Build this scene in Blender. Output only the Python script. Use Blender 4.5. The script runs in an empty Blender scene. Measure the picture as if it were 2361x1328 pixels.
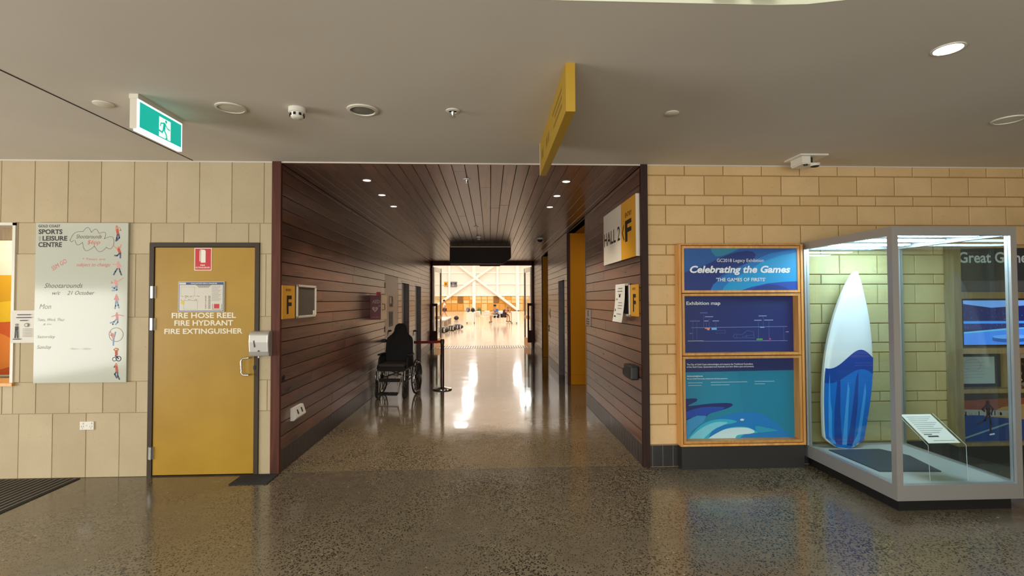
import bpy, bmesh, math, random
from mathutils import Vector, Matrix
random.seed(7)
S = bpy.context.scene
COL = S.collection
PI = math.pi
H = 3.015                     # lobby ceiling height
XL, XR, YE = -2.027, 1.515, 12.3   # corridor walls and far end

# ------------------------------------------------------------------ camera, light, exposure
cam_d = bpy.data.cameras.new('camera')
cam = bpy.data.objects.new('camera', cam_d)
COL.objects.link(cam)
cam_d.sensor_width = 36.0
cam_d.lens = 36.0 * 1150.0 / 2361.0
cam_d.clip_start = 0.05
cam_d.clip_end = 300
yaw, pit, roll = 0.0442, 0.0243, -0.0041
fw = Vector((math.sin(yaw) * math.cos(pit), math.cos(yaw) * math.cos(pit), math.sin(pit)))
r0 = Vector((math.cos(yaw), -math.sin(yaw), 0))
u0 = r0.cross(fw)
rr = r0 * math.cos(roll) + u0 * math.sin(roll)
uu = -r0 * math.sin(roll) + u0 * math.cos(roll)
M = Matrix((rr, uu, -fw)).transposed().to_4x4()
M.translation = Vector((0, -4.9194, 1.6578))
cam.matrix_world = M
S.camera = cam

S.view_settings.view_transform = 'Standard'
S.view_settings.look = 'None'
S.view_settings.gamma = 1.0
S.view_settings.use_curve_mapping = False
S.view_settings.exposure = 0.12
S.cycles.max_bounces = 10
S.cycles.diffuse_bounces = 6
S.cycles.glossy_bounces = 6
S.cycles.transparent_max_bounces = 40
S.cycles.caustics_reflective = False
S.cycles.caustics_refractive = False
S.cycles.sample_clamp_indirect = 6.0

w = bpy.data.worlds.new('world')
S.world = w
w.use_nodes = True
w.node_tree.nodes['Background'].inputs[0].default_value = (0.75, 0.85, 1.0, 1)
w.node_tree.nodes['Background'].inputs[1].default_value = 0.6


def area(name, loc, target, sx, sy, power, col=(1, 1, 1), spread=180):
    d = bpy.data.lights.new(name, 'AREA')
    d.shape = 'RECTANGLE'
    d.size, d.size_y, d.energy, d.color = sx, sy, power, col
    d.spread = math.radians(spread)
    o = bpy.data.objects.new(name, d)
    COL.objects.link(o)
    o.location = loc
    o.rotation_euler = (Vector(target) - Vector(loc)).to_track_quat('-Z', 'Y').to_euler()
    return o


WARM = (1.0, 0.90, 0.76)
# daylight through the glazed side of the lobby (left), the glazed rear and the ceiling void
area('daylight_left', (-8.2, -4.3, 1.1), (0, -3.7, 1.5), 4.4, 1.6, 330, (1.0, 0.97, 0.91))
area('daylight_rear', (-0.5, -9.3, 1.5), (-0.5, 0, 1.5), 9.0, 2.2, 360, (1.0, 0.97, 0.91))
area('daylight_void', (-1.2, -5.4, 6.4), (-1.2, -5.4, 0), 5.0, 4.0, 420, (1.0, 0.98, 0.92))
# hall lights under the hall roof, then added roof fill
for yy in (22, 34, 47, 63):
    for xx in (-8.3, -2.3, 3.7, 9.7):
        area('hall_lamp', (xx, yy, 8.6), (xx, yy, 0), 0.9, 0.6, 235 if yy < 40 else 310, (1.0, 1.0, 1.0))
for yy in (20, 34, 50, 64):  # unseen upward fill, added to brighten the roof lining
    for xx in (-8, 8):
        area('hall_roof_fill', (xx, yy, 7.6), (xx, yy, 12), 7.0, 6.0, 760, (1.0, 1.0, 1.0))


# ------------------------------------------------------------------ materials
def lin(c):
    if isinstance(c, str):
        c = c.lstrip('#')
        c = [int(c[i:i + 2], 16) / 255 for i in (0, 2, 4)]
        return tuple((x / 12.92 if x <= 0.04045 else ((x + 0.055) / 1.055) ** 2.4) for x in c) + (1,)
    return tuple(c) + (1,)


MATS = {}


def mat(name, col, rough=0.6, metal=0.0, emit=0.0, spec=0.5, emit_col=None):
    if name in MATS:
        return MATS[name]
    m = bpy.data.materials.new(name)
    m.use_nodes = True
    b = m.node_tree.nodes['Principled BSDF']
    b.inputs['Base Color'].default_value = lin(col)
    b.inputs['Roughness'].default_value = rough
    b.inputs['Metallic'].default_value = metal
    b.inputs['Specular IOR Level'].default_value = spec
    if emit:
        b.inputs['Emission Color'].default_value = lin(emit_col or col)
        b.inputs['Emission Strength'].default_value = emit
    MATS[name] = m
    return m


def nodes(m):
    nt = m.node_tree
    return nt, nt.nodes, nt.links, nt.nodes['Principled BSDF']


def ramp(nt, fac, stops):
    r = nt.nodes.new('ShaderNodeValToRGB')
    e = r.color_ramp.elements
    while len(e) < len(stops):
        e.new(0.5)
    for i, (p, c) in enumerate(stops):
        e[i].position = p
        e[i].color = lin(c) if isinstance(c, (str, tuple)) else (c, c, c, 1)
    nt.links.new(fac, r.inputs[0])
    return r.outputs[0]


def mixc(nt, fac, a, b, mode='MIX'):
    n = nt.nodes.new('ShaderNodeMix')
    n.data_type = 'RGBA'
    n.blend_type = mode
    for i, s in ((0, fac), (6, a), (7, b)):
        if hasattr(s, 'links') or hasattr(s, 'is_linked'):
            nt.links.new(s, n.inputs[i])
        else:
            n.inputs[i].default_value = s
    return n.outputs[2]


def noise(nt, vec, scale, detail=3, rough=0.55):
    n = nt.nodes.new('ShaderNodeTexNoise')
    n.inputs['Scale'].default_value = scale
    n.inputs['Detail'].default_value = detail
    n.inputs['Roughness'].default_value = rough
    if vec is not None:
        nt.links.new(vec, n.inputs['Vector'])
    return n.outputs['Fac']


def mapping(nt, scale=(1, 1, 1), geo=True):
    if geo:
        g = nt.nodes.new('ShaderNodeNewGeometry').outputs['Position']
    else:
        g = nt.nodes.new('ShaderNodeTexCoord').outputs['Object']
    mp = nt.nodes.new('ShaderNodeMapping')
    mp.inputs['Scale'].default_value = scale
    nt.links.new(g, mp.inputs['Vector'])
    return mp.outputs[0]


def bump(nt, h, strength, dist, bsdf):
    b = nt.nodes.new('ShaderNodeBump')
    b.inputs['Strength'].default_value = strength
    b.inputs['Distance'].default_value = dist
    nt.links.new(h, b.inputs['Height'])
    nt.links.new(b.outputs[0], bsdf.inputs['Normal'])


def mat_block(name, c1, c2, pit_col):
    m = mat(name, c1, 0.85, spec=0.3)
    nt, N, L, b = nodes(m)
    v = mapping(nt)
    info = N.new('ShaderNodeObjectInfo').outputs['Random']
    base = ramp(nt, info, [(0.0, c1), (1.0, c2)])
    n1 = noise(nt, v, 3.0, 4)
    base = mixc(nt, ramp(nt, n1, [(0.35, 0.0), (0.7, 0.22)]), base, lin(pit_col))
    n2 = noise(nt, v, 55, 2)
    base = mixc(nt, ramp(nt, n2, [(0.28, 0.55), (0.36, 0.0)]), base, lin(pit_col))
    L.new(base, b.inputs['Base Color'])
    bump(nt, noise(nt, v, 90, 3), 0.35, 0.004, b)
    return m


def mat_wood(name, c1, c2, c3, axis, rough=(0.28, 0.45), bumpv=0.25, spec=0.5):
    """boards running along axis; each board takes its own tone"""
    m = mat(name, c1, 0.4, spec=spec)
    nt, N, L, b = nodes(m)
    sc = {'x': (0.5, 7, 7), 'y': (7, 0.5, 7), 'z': (7, 7, 0.5)}[axis]
    info = N.new('ShaderNodeObjectInfo').outputs['Random']
    g = N.new('ShaderNodeNewGeometry').outputs['Position']
    add = N.new('ShaderNodeVectorMath')
    add.operation = 'ADD'
    comb = N.new('ShaderNodeCombineXYZ')
    mul = N.new('ShaderNodeMath')
    mul.operation = 'MULTIPLY'
    mul.inputs[1].default_value = 37.0
    L.new(info, mul.inputs[0])
    for i in range(3):
        L.new(mul.outputs[0], comb.inputs[i])
    L.new(g, add.inputs[0])
    L.new(comb.outputs[0], add.inputs[1])
    mp = N.new('ShaderNodeMapping')
    mp.inputs['Scale'].default_value = sc
    L.new(add.outputs[0], mp.inputs['Vector'])
    wv = N.new('ShaderNodeTexNoise')
    wv.inputs['Scale'].default_value = 2.2
    wv.inputs['Detail'].default_value = 5
    wv.inputs['Distortion'].default_value = 1.6
    L.new(mp.outputs[0], wv.inputs['Vector'])
    grain = ramp(nt, wv.outputs['Fac'], [(0.3, c1), (0.52, c2), (0.75, c3)])
    tone = ramp(nt, info, [(0.0, 0.72), (1.0, 1.12)])
    base = mixc(nt, 1.0, grain, tone, 'MULTIPLY')
    L.new(base, b.inputs['Base Color'])
    mr = N.new('ShaderNodeMapRange')
    mr.inputs['To Min'].default_value, mr.inputs['To Max'].default_value = rough
    L.new(wv.outputs['Fac'], mr.inputs['Value'])
    L.new(mr.outputs[0], b.inputs['Roughness'])
    bump(nt, wv.outputs['Fac'], bumpv, 0.003, b)
    return m


def mat_glass(name, tint='#f4fbfa', ior=1.5):
    m = bpy.data.materials.new(name)
    m.use_nodes = True
    nt = m.node_tree
    nt.nodes.clear()
    out = nt.nodes.new('ShaderNodeOutputMaterial')
    t = nt.nodes.new('ShaderNodeBsdfTransparent')
    t.inputs[0].default_value = lin(tint)
    g = nt.nodes.new('ShaderNodeBsdfGlossy')
    g.inputs['Roughness'].default_value = 0.02
    f = nt.nodes.new('ShaderNodeFresnel')
    f.inputs[0].default_value = ior
    mx = nt.nodes.new('ShaderNodeMixShader')
    ge = nt.nodes.new('ShaderNodeNewGeometry')
    om = nt.nodes.new('ShaderNodeMath'); om.operation = 'SUBTRACT'; om.inputs[0].default_value = 1.0
    nt.links.new(ge.outputs['Backfacing'], om.inputs[1])
    mu = nt.nodes.new('ShaderNodeMath'); mu.operation = 'MULTIPLY'     # a thin pane mirrors once, at its front face
    nt.links.new(f.outputs[0], mu.inputs[0]); nt.links.new(om.outputs[0], mu.inputs[1])
    nt.links.new(mu.outputs[0], mx.inputs[0])
    nt.links.new(t.outputs[0], mx.inputs[1])
    nt.links.new(g.outputs[0], mx.inputs[2])
    nt.links.new(mx.outputs[0], out.inputs[0])
    MATS[name] = m
    return m


def mat_floor(name, base_a, base_b, worn, rough):
    m = mat(name, '#6b604f', 0.2)
    nt, N, L, b = nodes(m)
    v = mapping(nt)
    big = noise(nt, v, 0.55, 4)
    base = ramp(nt, big, [(0.35, base_a), (0.65, base_b)])
    mid = noise(nt, v, 9, 4)
    base = mixc(nt, ramp(nt, mid, [(0.3, 0.35), (0.7, 0.0)]), base, lin(worn))
    # dark aggregate stones, only where the grinding has opened the surface
    vo = N.new('ShaderNodeTexVoronoi')
    vo.inputs['Scale'].default_value = 70
    vo.inputs['Randomness'].default_value = 1.0
    L.new(v, vo.inputs['Vector'])
    dens = noise(nt, v, 1.1, 3)
    keep = noise(nt, v, 30, 1)
    addn = N.new('ShaderNodeMath'); addn.operation = 'MULTIPLY_ADD'
    L.new(dens, addn.inputs[0]); addn.inputs[1].default_value = 0.85; addn.inputs[2].default_value = -0.03
    lt = N.new('ShaderNodeMath'); lt.operation = 'SUBTRACT'
    L.new(addn.outputs[0], lt.inputs[0]); L.new(vo.outputs['Distance'], lt.inputs[1])
    mk = N.new('ShaderNodeMath'); mk.operation = 'MULTIPLY'
    L.new(ramp(nt, lt.outputs[0], [(0.0, 0.0), (0.06, 1.0)]), mk.inputs[0])
    L.new(ramp(nt, keep, [(0.36, 0.0), (0.46, 0.9)]), mk.inputs[1])
    base = mixc(nt, mk.outputs[0], base, lin('#15120f'))
    vo2 = N.new('ShaderNodeTexVoronoi'); vo2.inputs['Scale'].default_value = 30
    L.new(v, vo2.inputs['Vector'])
    sp = N.new('ShaderNodeSeparateColor'); L.new(vo2.outputs['Color'], sp.inputs[0])
    lite = N.new('ShaderNodeMath'); lite.operation = 'GREATER_THAN'; lite.inputs[1].default_value = 0.93
    L.new(sp.outputs[0], lite.inputs[0])
    l2 = N.new('ShaderNodeMath'); l2.operation = 'LESS_THAN'; l2.inputs[1].default_value = 0.22
    L.new(vo2.outputs['Distance'], l2.inputs[0])
    l3 = N.new('ShaderNodeMath'); l3.operation = 'MULTIPLY'
    L.new(lite.outputs[0], l3.inputs[0]); L.new(l2.outputs[0], l3.inputs[1])
    l4 = N.new('ShaderNodeMath'); l4.operation = 'MULTIPLY'; l4.inputs[1].default_value = 0.5
    L.new(l3.outputs[0], l4.inputs[0])
    base = mixc(nt, l4.outputs[0], base, lin('#a59880'))
    L.new(base, b.inputs['Base Color'])
    rg = ramp(nt, noise(nt, v, 2.3, 4), [(0.3, rough[0]), (0.7, rough[1])])
    L.new(rg, b.inputs['Roughness'])
    b.inputs['Specular IOR Level'].default_value = 0.85
    bump(nt, noise(nt, v, 14, 3), 0.04, 0.004, b)
    return m


M_BLOCK_L = mat_block('smooth_cream_block', '#b3a384', '#bfb091', '#9c8b6d')
M_BLOCK_R = mat_block('split_cream_block', '#cfae7a', '#dabb8a', '#a58658')
M_MORTAR_L = mat('mortar_left', '#a58f68', 0.9)
M_MORTAR_R = mat('mortar_right', '#a3854f', 0.9)
M_WALLBOARD = mat_wood('dark_timber_wall', '#452a20', '#66402f', '#7e5240', 'y', (0.24, 0.36), 0.3, 1.0)
M_CEILBOARD = mat_wood('dark_timber_ceiling', '#4d3226', '#775040', '#8c6450', 'y', (0.26, 0.38), 0.3, 1.0)
M_POST = mat_wood('red_timber_post', '#40221a', '#532c20', '#603426', 'z', (0.5, 0.65), 0.2, 0.25)
M_POSTD = mat_wood('dark_timber_post', '#2a1713', '#352019', '#3e271e', 'z', (0.5, 0.65), 0.2, 0.25)
M_PINE = mat_wood('honey_timber', '#c48844', '#d69a52', '#e0a962', 'z', (0.35, 0.5), 0.1)
M_PLY = mat_wood('tan_ply', '#8f744c', '#a1855a', '#ad9266', 'z', (0.4, 0.6), 0.1)
M_FLOOR = mat_floor('polished_concrete', '#615748', '#766a55', '#4b4235', (0.12, 0.22))
M_FLOORC = mat_floor('sealed_lit_concrete', '#74664f', '#8b7a5f', '#5b4e3b', (0.06, 0.13))  # smoother sealed finish; base colour lightened to carry the downlights' glow
M_GAP = mat('shadow_gap_black', '#0e0a08', 0.9)
M_CEIL = mat('ceiling_paint', '#d0c9bc', 0.75, spec=0.3)
nt, N, L, b = nodes(M_CEIL)
L.new(ramp(nt, noise(nt, mapping(nt), 0.6, 3), [(0.3, '#cbc4b7'), (0.7, '#d5cec1')]), b.inputs['Base Color'])
bump(nt, noise(nt, mapping(nt), 1.3, 2), 0.12, 0.03, b)
M_WHITE = mat('white_paint', '#e8e6e0', 0.5)
M_CREAM = mat('cream_plastic', '#d8d2c2', 0.45)
M_PLAST = mat('white_plastic', '#ddd9cd', 0.35)
M_PAPER = mat('paper', '#d9d4c8', 0.8)
M_BLACK = mat('black', '#141312', 0.5)
M_INK = mat('black_print', '#1b1512', 0.6)
M_GREYINK = mat('grey_print', '#8d887e', 0.7)
M_CHAR = mat('charcoal_metal', '#35302b', 0.45)
M_OCHRE = mat('ochre_paint', '#c98808', 0.55, spec=0.2)
M_DOORY = mat('mustard_door_paint', '#b08a2c', 0.42)
nt, N, L, b = nodes(M_DOORY)
L.new(ramp(nt, noise(nt, mapping(nt), 1.4, 5), [(0.3, '#9d7718'), (0.7, '#ad8722')]), b.inputs['Base Color'])
M_STEEL = mat('brushed_steel', '#b9b8b5', 0.32, 1.0)
M_CHROME = mat('chrome', '#c9c7c4', 0.15, 1.0)
M_DKSTEEL = mat('dark_steel', '#4a4643', 0.35, 0.8)
M_ALU = mat('satin_aluminium', '#b4b3b1', 0.4, 0.65)
M_FRAME = mat('door_frame_bronze', '#40352a', 0.5, spec=0.25)
M_TILE = mat('black_tile', '#2b2a29', 0.3)
M_TILEB = mat('brown_tile', '#3b3433', 0.35)
M_GROUT = mat('grout', '#a79a88', 0.9)
M_RED = mat('sign_red', '#c3222b', 0.45)
M_AEDRED = mat('cabinet_shaded_red', '#6a1216', 0.4)  # red darkened so the colour holds the shade of the unlit face
M_BELT = mat('belt_red', '#7d161d', 0.7)
M_SIGNY = mat('sign_yellow', '#d99a1c', 0.4)
M_BLADEY = mat('blade_sign_yellow', '#b28d22', 0.45)
M_SIGNW = mat('sign_cream', '#d9cdb9', 0.4)
M_GLASS = mat_glass('clear_glass')
M_ACRYL = mat_glass('clear_acrylic', '#fafdfd', 1.45)
M_FABRIC = mat('black_fabric', '#1d1a19', 0.85)
M_SEATF = mat('dark_grey_cushion', '#3a332c', 0.8)
M_RUBBER = mat('rubber', '#191817', 0.7)


# ------------------------------------------------------------------ mesh builder
WORLD = {}


class MB:
    def __init__(s):
        s.v, s.f, s.m, s.mats = [], [], [], []

    def mi(s, m):
        if m not in s.mats:
            s.mats.append(m)
        return s.mats.index(m)

    def face(s, pts, m):
        n = len(s.v)
        s.v += [tuple(p) for p in pts]
        s.f.append(tuple(range(n, n + len(pts))))
        s.m.append(s.mi(m))

    def raw(s, verts, faces, m):
        n = len(s.v)
        s.v += [tuple(p) for p in verts]
        k = s.mi(m)
        for f in faces:
            s.f.append(tuple(i + n for i in f))
            s.m.append(k)

    def box(s, x0, x1, y0, y1, z0, z1, m):
        v = [(x, y, z) for x in (x0, x1) for y in (y0, y1) for z in (z0, z1)]
        s.raw(v, [(0, 1, 3, 2), (4, 6, 7, 5), (0, 4, 5, 1), (2, 3, 7, 6), (0, 2, 6, 4), (1, 5, 7, 3)], m)

    def obox(s, c, ax, ay, az, m):
        """box from centre and three half-axis vectors"""
        c, ax, ay, az = map(Vector, (c, ax, ay, az))
        v = [c + i * ax + j * ay + k * az for i in (-1, 1) for j in (-1, 1) for k in (-1, 1)]
        s.raw(v, [(0, 1, 3, 2), (4, 6, 7, 5), (0, 4, 5, 1), (2, 3, 7, 6), (0, 2, 6, 4), (1, 5, 7, 3)], m)

    def tube(s, path, r, m, n=10, caps=True, closed=False):
        P = [Vector(p) for p in path]
        rs = r if isinstance(r, (list, tuple)) else [r] * len(P)
        rings = []
        up = None
        for i, p in enumerate(P):
            if closed:
                t = (P[(i + 1) % len(P)] - P[i - 1]).normalized()
            else:
                a = P[max(i - 1, 0)]
                c = P[min(i + 1, len(P) - 1)]
                t = (c - a).normalized()
            if up is None:
                up = Vector((0, 0, 1)) if abs(t.z) < 0.9 else Vector((1, 0, 0))
            up = (up - t * up.dot(t))
            if up.length < 1e-6:
                up = t.orthogonal()
            up.normalize()
            sd = t.cross(up)
            rings.append([p + (up * math.cos(2 * PI * k / n) + sd * math.sin(2 * PI * k / n)) * rs[i] for k in range(n)])
        v = [q for rg in rings for q in rg]
        f = []
        cnt = len(P)
        for i in range(cnt if closed else cnt - 1):
            j = (i + 1) % cnt
            for k in range(n):
                f.append((i * n + k, i * n + (k + 1) % n, j * n + (k + 1) % n, j * n + k))
        if caps and not closed:
            f.append(tuple(range(n))[::-1])
            f.append(tuple(range((cnt - 1) * n, cnt * n)))
        s.raw(v, f, m)

    def lathe(s, c, prof, m, n=24, axis='z', cap0=True, cap1=True):
        c = Vector(c)
        A = {'z': (Vector((1, 0, 0)), Vector((0, 1, 0)), Vector((0, 0, 1))),
             'x': (Vector((0, 1, 0)), Vector((0, 0, 1)), Vector((1, 0, 0))),
             'y': (Vector((0, 0, 1)), Vector((1, 0, 0)), Vector((0, 1, 0)))}[axis]
        v = []
        for r, h in prof:
            for k in range(n):
                a = 2 * PI * k / n
                v.append(c + A[0] * (r * math.cos(a)) + A[1] * (r * math.sin(a)) + A[2] * h)
        f = []
        for i in range(len(prof) - 1):
            for k in range(n):
                f.append((i * n + k, i * n + (k + 1) % n, (i + 1) * n + (k + 1) % n, (i + 1) * n + k))
        if cap0:
            f.append(tuple(range(n))[::-1])
        if cap1:
            f.append(tuple(range((len(prof) - 1) * n, len(prof) * n)))
        s.raw(v, f, m)

    def ball(s, c, r, m, n=12, k=8):
        rx, ry, rz = r if isinstance(r, (tuple, list)) else (r, r, r)
        v, f = [], []
        for i in range(k + 1):
            th = PI * i / k
            for j in range(n):
                ph = 2 * PI * j / n
                v.append((c[0] + rx * math.sin(th) * math.cos(ph), c[1] + ry * math.sin(th) * math.sin(ph), c[2] + rz * math.cos(th)))
        for i in range(k):
            for j in range(n):
                f.append((i * n + j, (i + 1) * n + j, (i + 1) * n + (j + 1) % n, i * n + (j + 1) % n))
        s.raw(v, f, m)

    def build(s, name, parent=None, smooth=False, local=False, recalc=True):
        me = bpy.data.meshes.new(name)
        off = Vector((0, 0, 0))
        if parent is not None and not local:
            off = WORLD.get(parent.name, Vector((0, 0, 0)))
        me.from_pydata([(x - off.x, y - off.y, z - off.z) for x, y, z in s.v], [], s.f)
        for m in s.mats:
            me.materials.append(m)
        me.polygons.foreach_set('material_index', s.m)
        if recalc:
            bm = bmesh.new()
            bm.from_mesh(me)
            bmesh.ops.remove_doubles(bm, verts=bm.verts, dist=1e-6)
            bmesh.ops.recalc_face_normals(bm, faces=bm.faces)
            bm.to_mesh(me)
            bm.free()
        if smooth:
            me.polygons.foreach_set('use_smooth', [True] * len(me.polygons))
            me.set_sharp_from_angle(angle=math.radians(40))
        me.update()
        o = bpy.data.objects.new(name, me)
        COL.objects.link(o)
        if parent is not None:
            o.parent = parent
            WORLD[o.name] = off.copy()
        else:
            WORLD[o.name] = Vector((0, 0, 0))
        return o


def thing(name, label, cat, loc=(0, 0, 0), rotz=0, group=None):
    o = bpy.data.objects.new(name, None)
    COL.objects.link(o)
    o.empty_display_size = 0.1
    o.location = loc
    o.rotation_euler = (0, 0, rotz)
    WORLD[o.name] = Vector(loc)
    o['label'] = label
    o['category'] = cat
    if group:
        o['group'] = group
    return o


def tag(o, label, cat, group=None):
    o['label'] = label
    o['category'] = cat
    if group:
        o['group'] = group
    return o


def struct(o, label=None):
    o['kind'] = 'structure'
    if label:
        o['label'] = label
    return o


def empty_struct(name, label=None, loc=(0, 0, 0)):
    o = bpy.data.objects.new(name, None)
    COL.objects.link(o)
    o.location = loc
    WORLD[o.name] = Vector(loc)
    return struct(o, label)


PIECES = {}


def piece(name, x0, x1, y0, y1, z0, z1, m, parent, ch=0.0, front='-y'):
    """a chamfered slab; equal sizes share mesh data. front = side that carries the chamfer"""
    sx, sy, sz = x1 - x0, y1 - y0, z1 - z0
    key = (name, round(sx, 4), round(sy, 4), round(sz, 4), m.name, ch, front)
    me = PIECES.get(key)
    if me is None:
        mb = MB()
        if ch <= 0:
            mb.box(0, sx, 0, sy, 0, sz, m)
        else:
            ax = {'x': 0, 'y': 1, 'z': 2}[front[1]]
            others = [i for i in range(3) if i != ax]
            dim = (sx, sy, sz)
            d = dim[ax]
            neg = front[0] == '-'

            def P(a, b2, c):
                q = [0, 0, 0]
                q[others[0]], q[others[1]], q[ax] = a, b2, (d - c if neg else c)
                return tuple(q)
            A, B = dim[others[0]], dim[others[1]]
            rings = [[P(0, 0, 0), P(A, 0, 0), P(A, B, 0), P(0, B, 0)],
                     [P(0, 0, d - ch), P(A, 0, d - ch), P(A, B, d - ch), P(0, B, d - ch)],
                     [P(ch, ch, d), P(A - ch, ch, d), P(A - ch, B - ch, d), P(ch, B - ch, d)]]
            v = [p for r in rings for p in r]
            f = [(3, 2, 1, 0), (8, 9, 10, 11)]
            for i in range(2):
                for k in range(4):
                    f.append((i * 4 + k, i * 4 + (k + 1) % 4, i * 4 + 4 + (k + 1) % 4, i * 4 + 4 + k))
            mb.raw(v, f, m)
        tmp = mb.build(name)
        me = tmp.data
        bpy.data.objects.remove(tmp)
        PIECES[key] = me
    o = bpy.data.objects.new(name, me)
    COL.objects.link(o)
    o.parent = parent
    off = WORLD.get(parent.name, Vector((0, 0, 0)))
    o.location = Vector((x0, y0, z0)) - off
    return o


def subtract(rect, holes):
    out = [rect]
    for hx0, hx1, hz0, hz1 in holes:
        nxt = []
        for x0, x1, z0, z1 in out:
            if hx1 <= x0 or hx0 >= x1 or hz1 <= z0 or hz0 >= z1:
                nxt.append((x0, x1, z0, z1))
                continue
            if hx0 > x0: nxt.append((x0, hx0, z0, z1))
            if hx1 < x1: nxt.append((hx1, x1, z0, z1))
            a, c = max(x0, hx0), min(x1, hx1)
            if hz0 > z0: nxt.append((a, c, z0, hz0))
            if hz1 < z1: nxt.append((a, c, hz1, z1))
        out = nxt
    return [r for r in out if r[1] - r[0] > 0.012 and r[3] - r[2] > 0.012]


def clip(poly, u0, u1, v0, v1):
    def cut(p, inside, inter):
        out = []
        for i in range(len(p)):
            a, c = p[i - 1], p[i]
            if inside(c):
                if not inside(a): out.append(inter(a, c))
                out.append(c)
            elif inside(a):
                out.append(inter(a, c))
        return out

    def ix(k, val):
        def g(a, c):
            t = (val - a[k]) / (c[k] - a[k])
            return tuple(a[i] + t * (c[i] - a[i]) for i in (0, 1))
        return g
    for k, lo, hi in ((0, u0, u1), (1, v0, v1)):
        if poly: poly = cut(poly, lambda q: q[k] >= lo, ix(k, lo))
        if poly: poly = cut(poly, lambda q: q[k] <= hi, ix(k, hi))
    return poly


def smoothpoly(pts, sub=6):
    """closed Catmull-Rom through the points"""
    out = []
    n = len(pts)
    for i in range(n):
        p0, p1, p2, p3 = pts[i - 1], pts[i], pts[(i + 1) % n], pts[(i + 2) % n]
        for k in range(sub):
            t = k / sub
            out.append(tuple(0.5 * (2 * p1[j] + (p2[j] - p0[j]) * t + (2 * p0[j] - 5 * p1[j] + 4 * p2[j] - p3[j]) * t * t +
                                    (3 * p1[j] - p0[j] - 3 * p2[j] + p3[j]) * t ** 3) for j in (0, 1)))
    return out


# ------------------------------------------------------------------ lettering
TEXT = {}


def text_geo(body, bold=0.0, shear=0.0):
    key = (body, bold, shear)
    if key in TEXT:
        return TEXT[key]
    cu = bpy.data.curves.new('lettering', 'FONT')
    cu.body = body
    cu.offset = bold
    cu.shear = shear
    cu.resolution_u = 3
    cu.fill_mode = 'FRONT'
    ob = bpy.data.objects.new('lettering', cu)
    COL.objects.link(ob)
    dg = bpy.context.evaluated_depsgraph_get()
    me = bpy.data.meshes.new_from_object(ob.evaluated_get(dg))
    v = [(p.co.x, p.co.y) for p in me.vertices]
    f = [tuple(p.vertices) for p in me.polygons]
    bpy.data.objects.remove(ob)
    bpy.data.curves.remove(cu)
    bpy.data.meshes.remove(me)
    x0, x1 = min(p[0] for p in v), max(p[0] for p in v)
    y0, y1 = min(p[1] for p in v), max(p[1] for p in v)
    TEXT[key] = ([((a - x0) / (x1 - x0), (c - y0) / (y1 - y0)) for a, c in v], f)
    return TEXT[key]


class Pl:
    """a flat face in the scene: origin, right, up, outward normal"""
    def __init__(s, o, u, v):
        s.o, s.u, s.v = Vector(o), Vector(u).normalized(), Vector(v).normalized()
        s.n = s.u.cross(s.v)

    def p(s, a, c, d=0.0):
        return s.o + s.u * a + s.v * c + s.n * d

    def rect(s, mb, u0, u1, v0, v1, d, m):
        mb.face([s.p(u0, v0, d), s.p(u1, v0, d), s.p(u1, v1, d), s.p(u0, v1, d)], m)

    def slab(s, mb, u0, u1, v0, v1, d0, d1, m):
        c = s.p((u0 + u1) / 2, (v0 + v1) / 2, (d0 + d1) / 2)
        mb.obox(c, s.u * ((u1 - u0) / 2), s.v * ((v1 - v0) / 2), s.n * ((d1 - d0) / 2), m)

    def poly(s, mb, pts, d, m):
        if len(pts) > 2:
            mb.face([s.p(a, c, d) for a, c in pts], m)

    def prism(s, mb, pts, d0, d1, m):
        n = len(pts)
        v = [s.p(a, c, d0) for a, c in pts] + [s.p(a, c, d1) for a, c in pts]
        f = [tuple(range(n))[::-1], tuple(range(n, 2 * n))] + [(i, (i + 1) % n, n + (i + 1) % n, n + i) for i in range(n)]
        mb.raw(v, f, m)

    def disc(s, mb, a, c, r, d, m, n=20):
        s.poly(mb, [(a + r * math.cos(2 * PI * k / n), c + r * math.sin(2 * PI * k / n)) for k in range(n)], d, m)

    def line(s, mb, pts, wd, d, m, closed=False):
        P = list(pts)
        n = len(P)
        for i in range(n if closed else n - 1):
            a, c = Vector(P[i]), Vector(P[(i + 1) % n])
            t = (c - a)
            if t.length < 1e-7:
                continue
            t.normalize()
            q = Vector((-t.y, t.x)) * wd / 2
            a, c = a - t * wd * 0.3, c + t * wd * 0.3
            s.poly(mb, [tuple(a - q), tuple(c - q), tuple(c + q), tuple(a + q)], d, m)

    def words(s, name, parent, *a):
        q = MB()
        s.text(q, *a)
        return q.build(name, parent, recalc=False)

    def text(s, mb, body, u0, u1, v0, v1, d, m, bold=0.0, shear=0.0, rot=0.0):
        v, f = text_geo(body, bold, shear)
        cu, cv = (u0 + u1) / 2, (v0 + v1) / 2
        cr, sr = math.cos(rot), math.sin(rot)
        out = []
        for a, c in v:
            x, y = u0 + a * (u1 - u0) - cu, v0 + c * (v1 - v0) - cv
            out.append(s.p(cu + x * cr - y * sr, cv + x * sr + y * cr, d))
        mb.raw(out, f, m)


FRONT = Pl((0, 0, 0), (1, 0, 0), (0, 0, 1))          # lobby wall, faces -y
LEFTW = Pl((XL, 0, 0), (0, 1, 0), (0, 0, 1))         # corridor left wall, faces +x, u = y
RIGHTW = Pl((XR, 0, 0), (0, -1, 0), (0, 0, 1))       # corridor right wall, faces -x, u = -y

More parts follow.
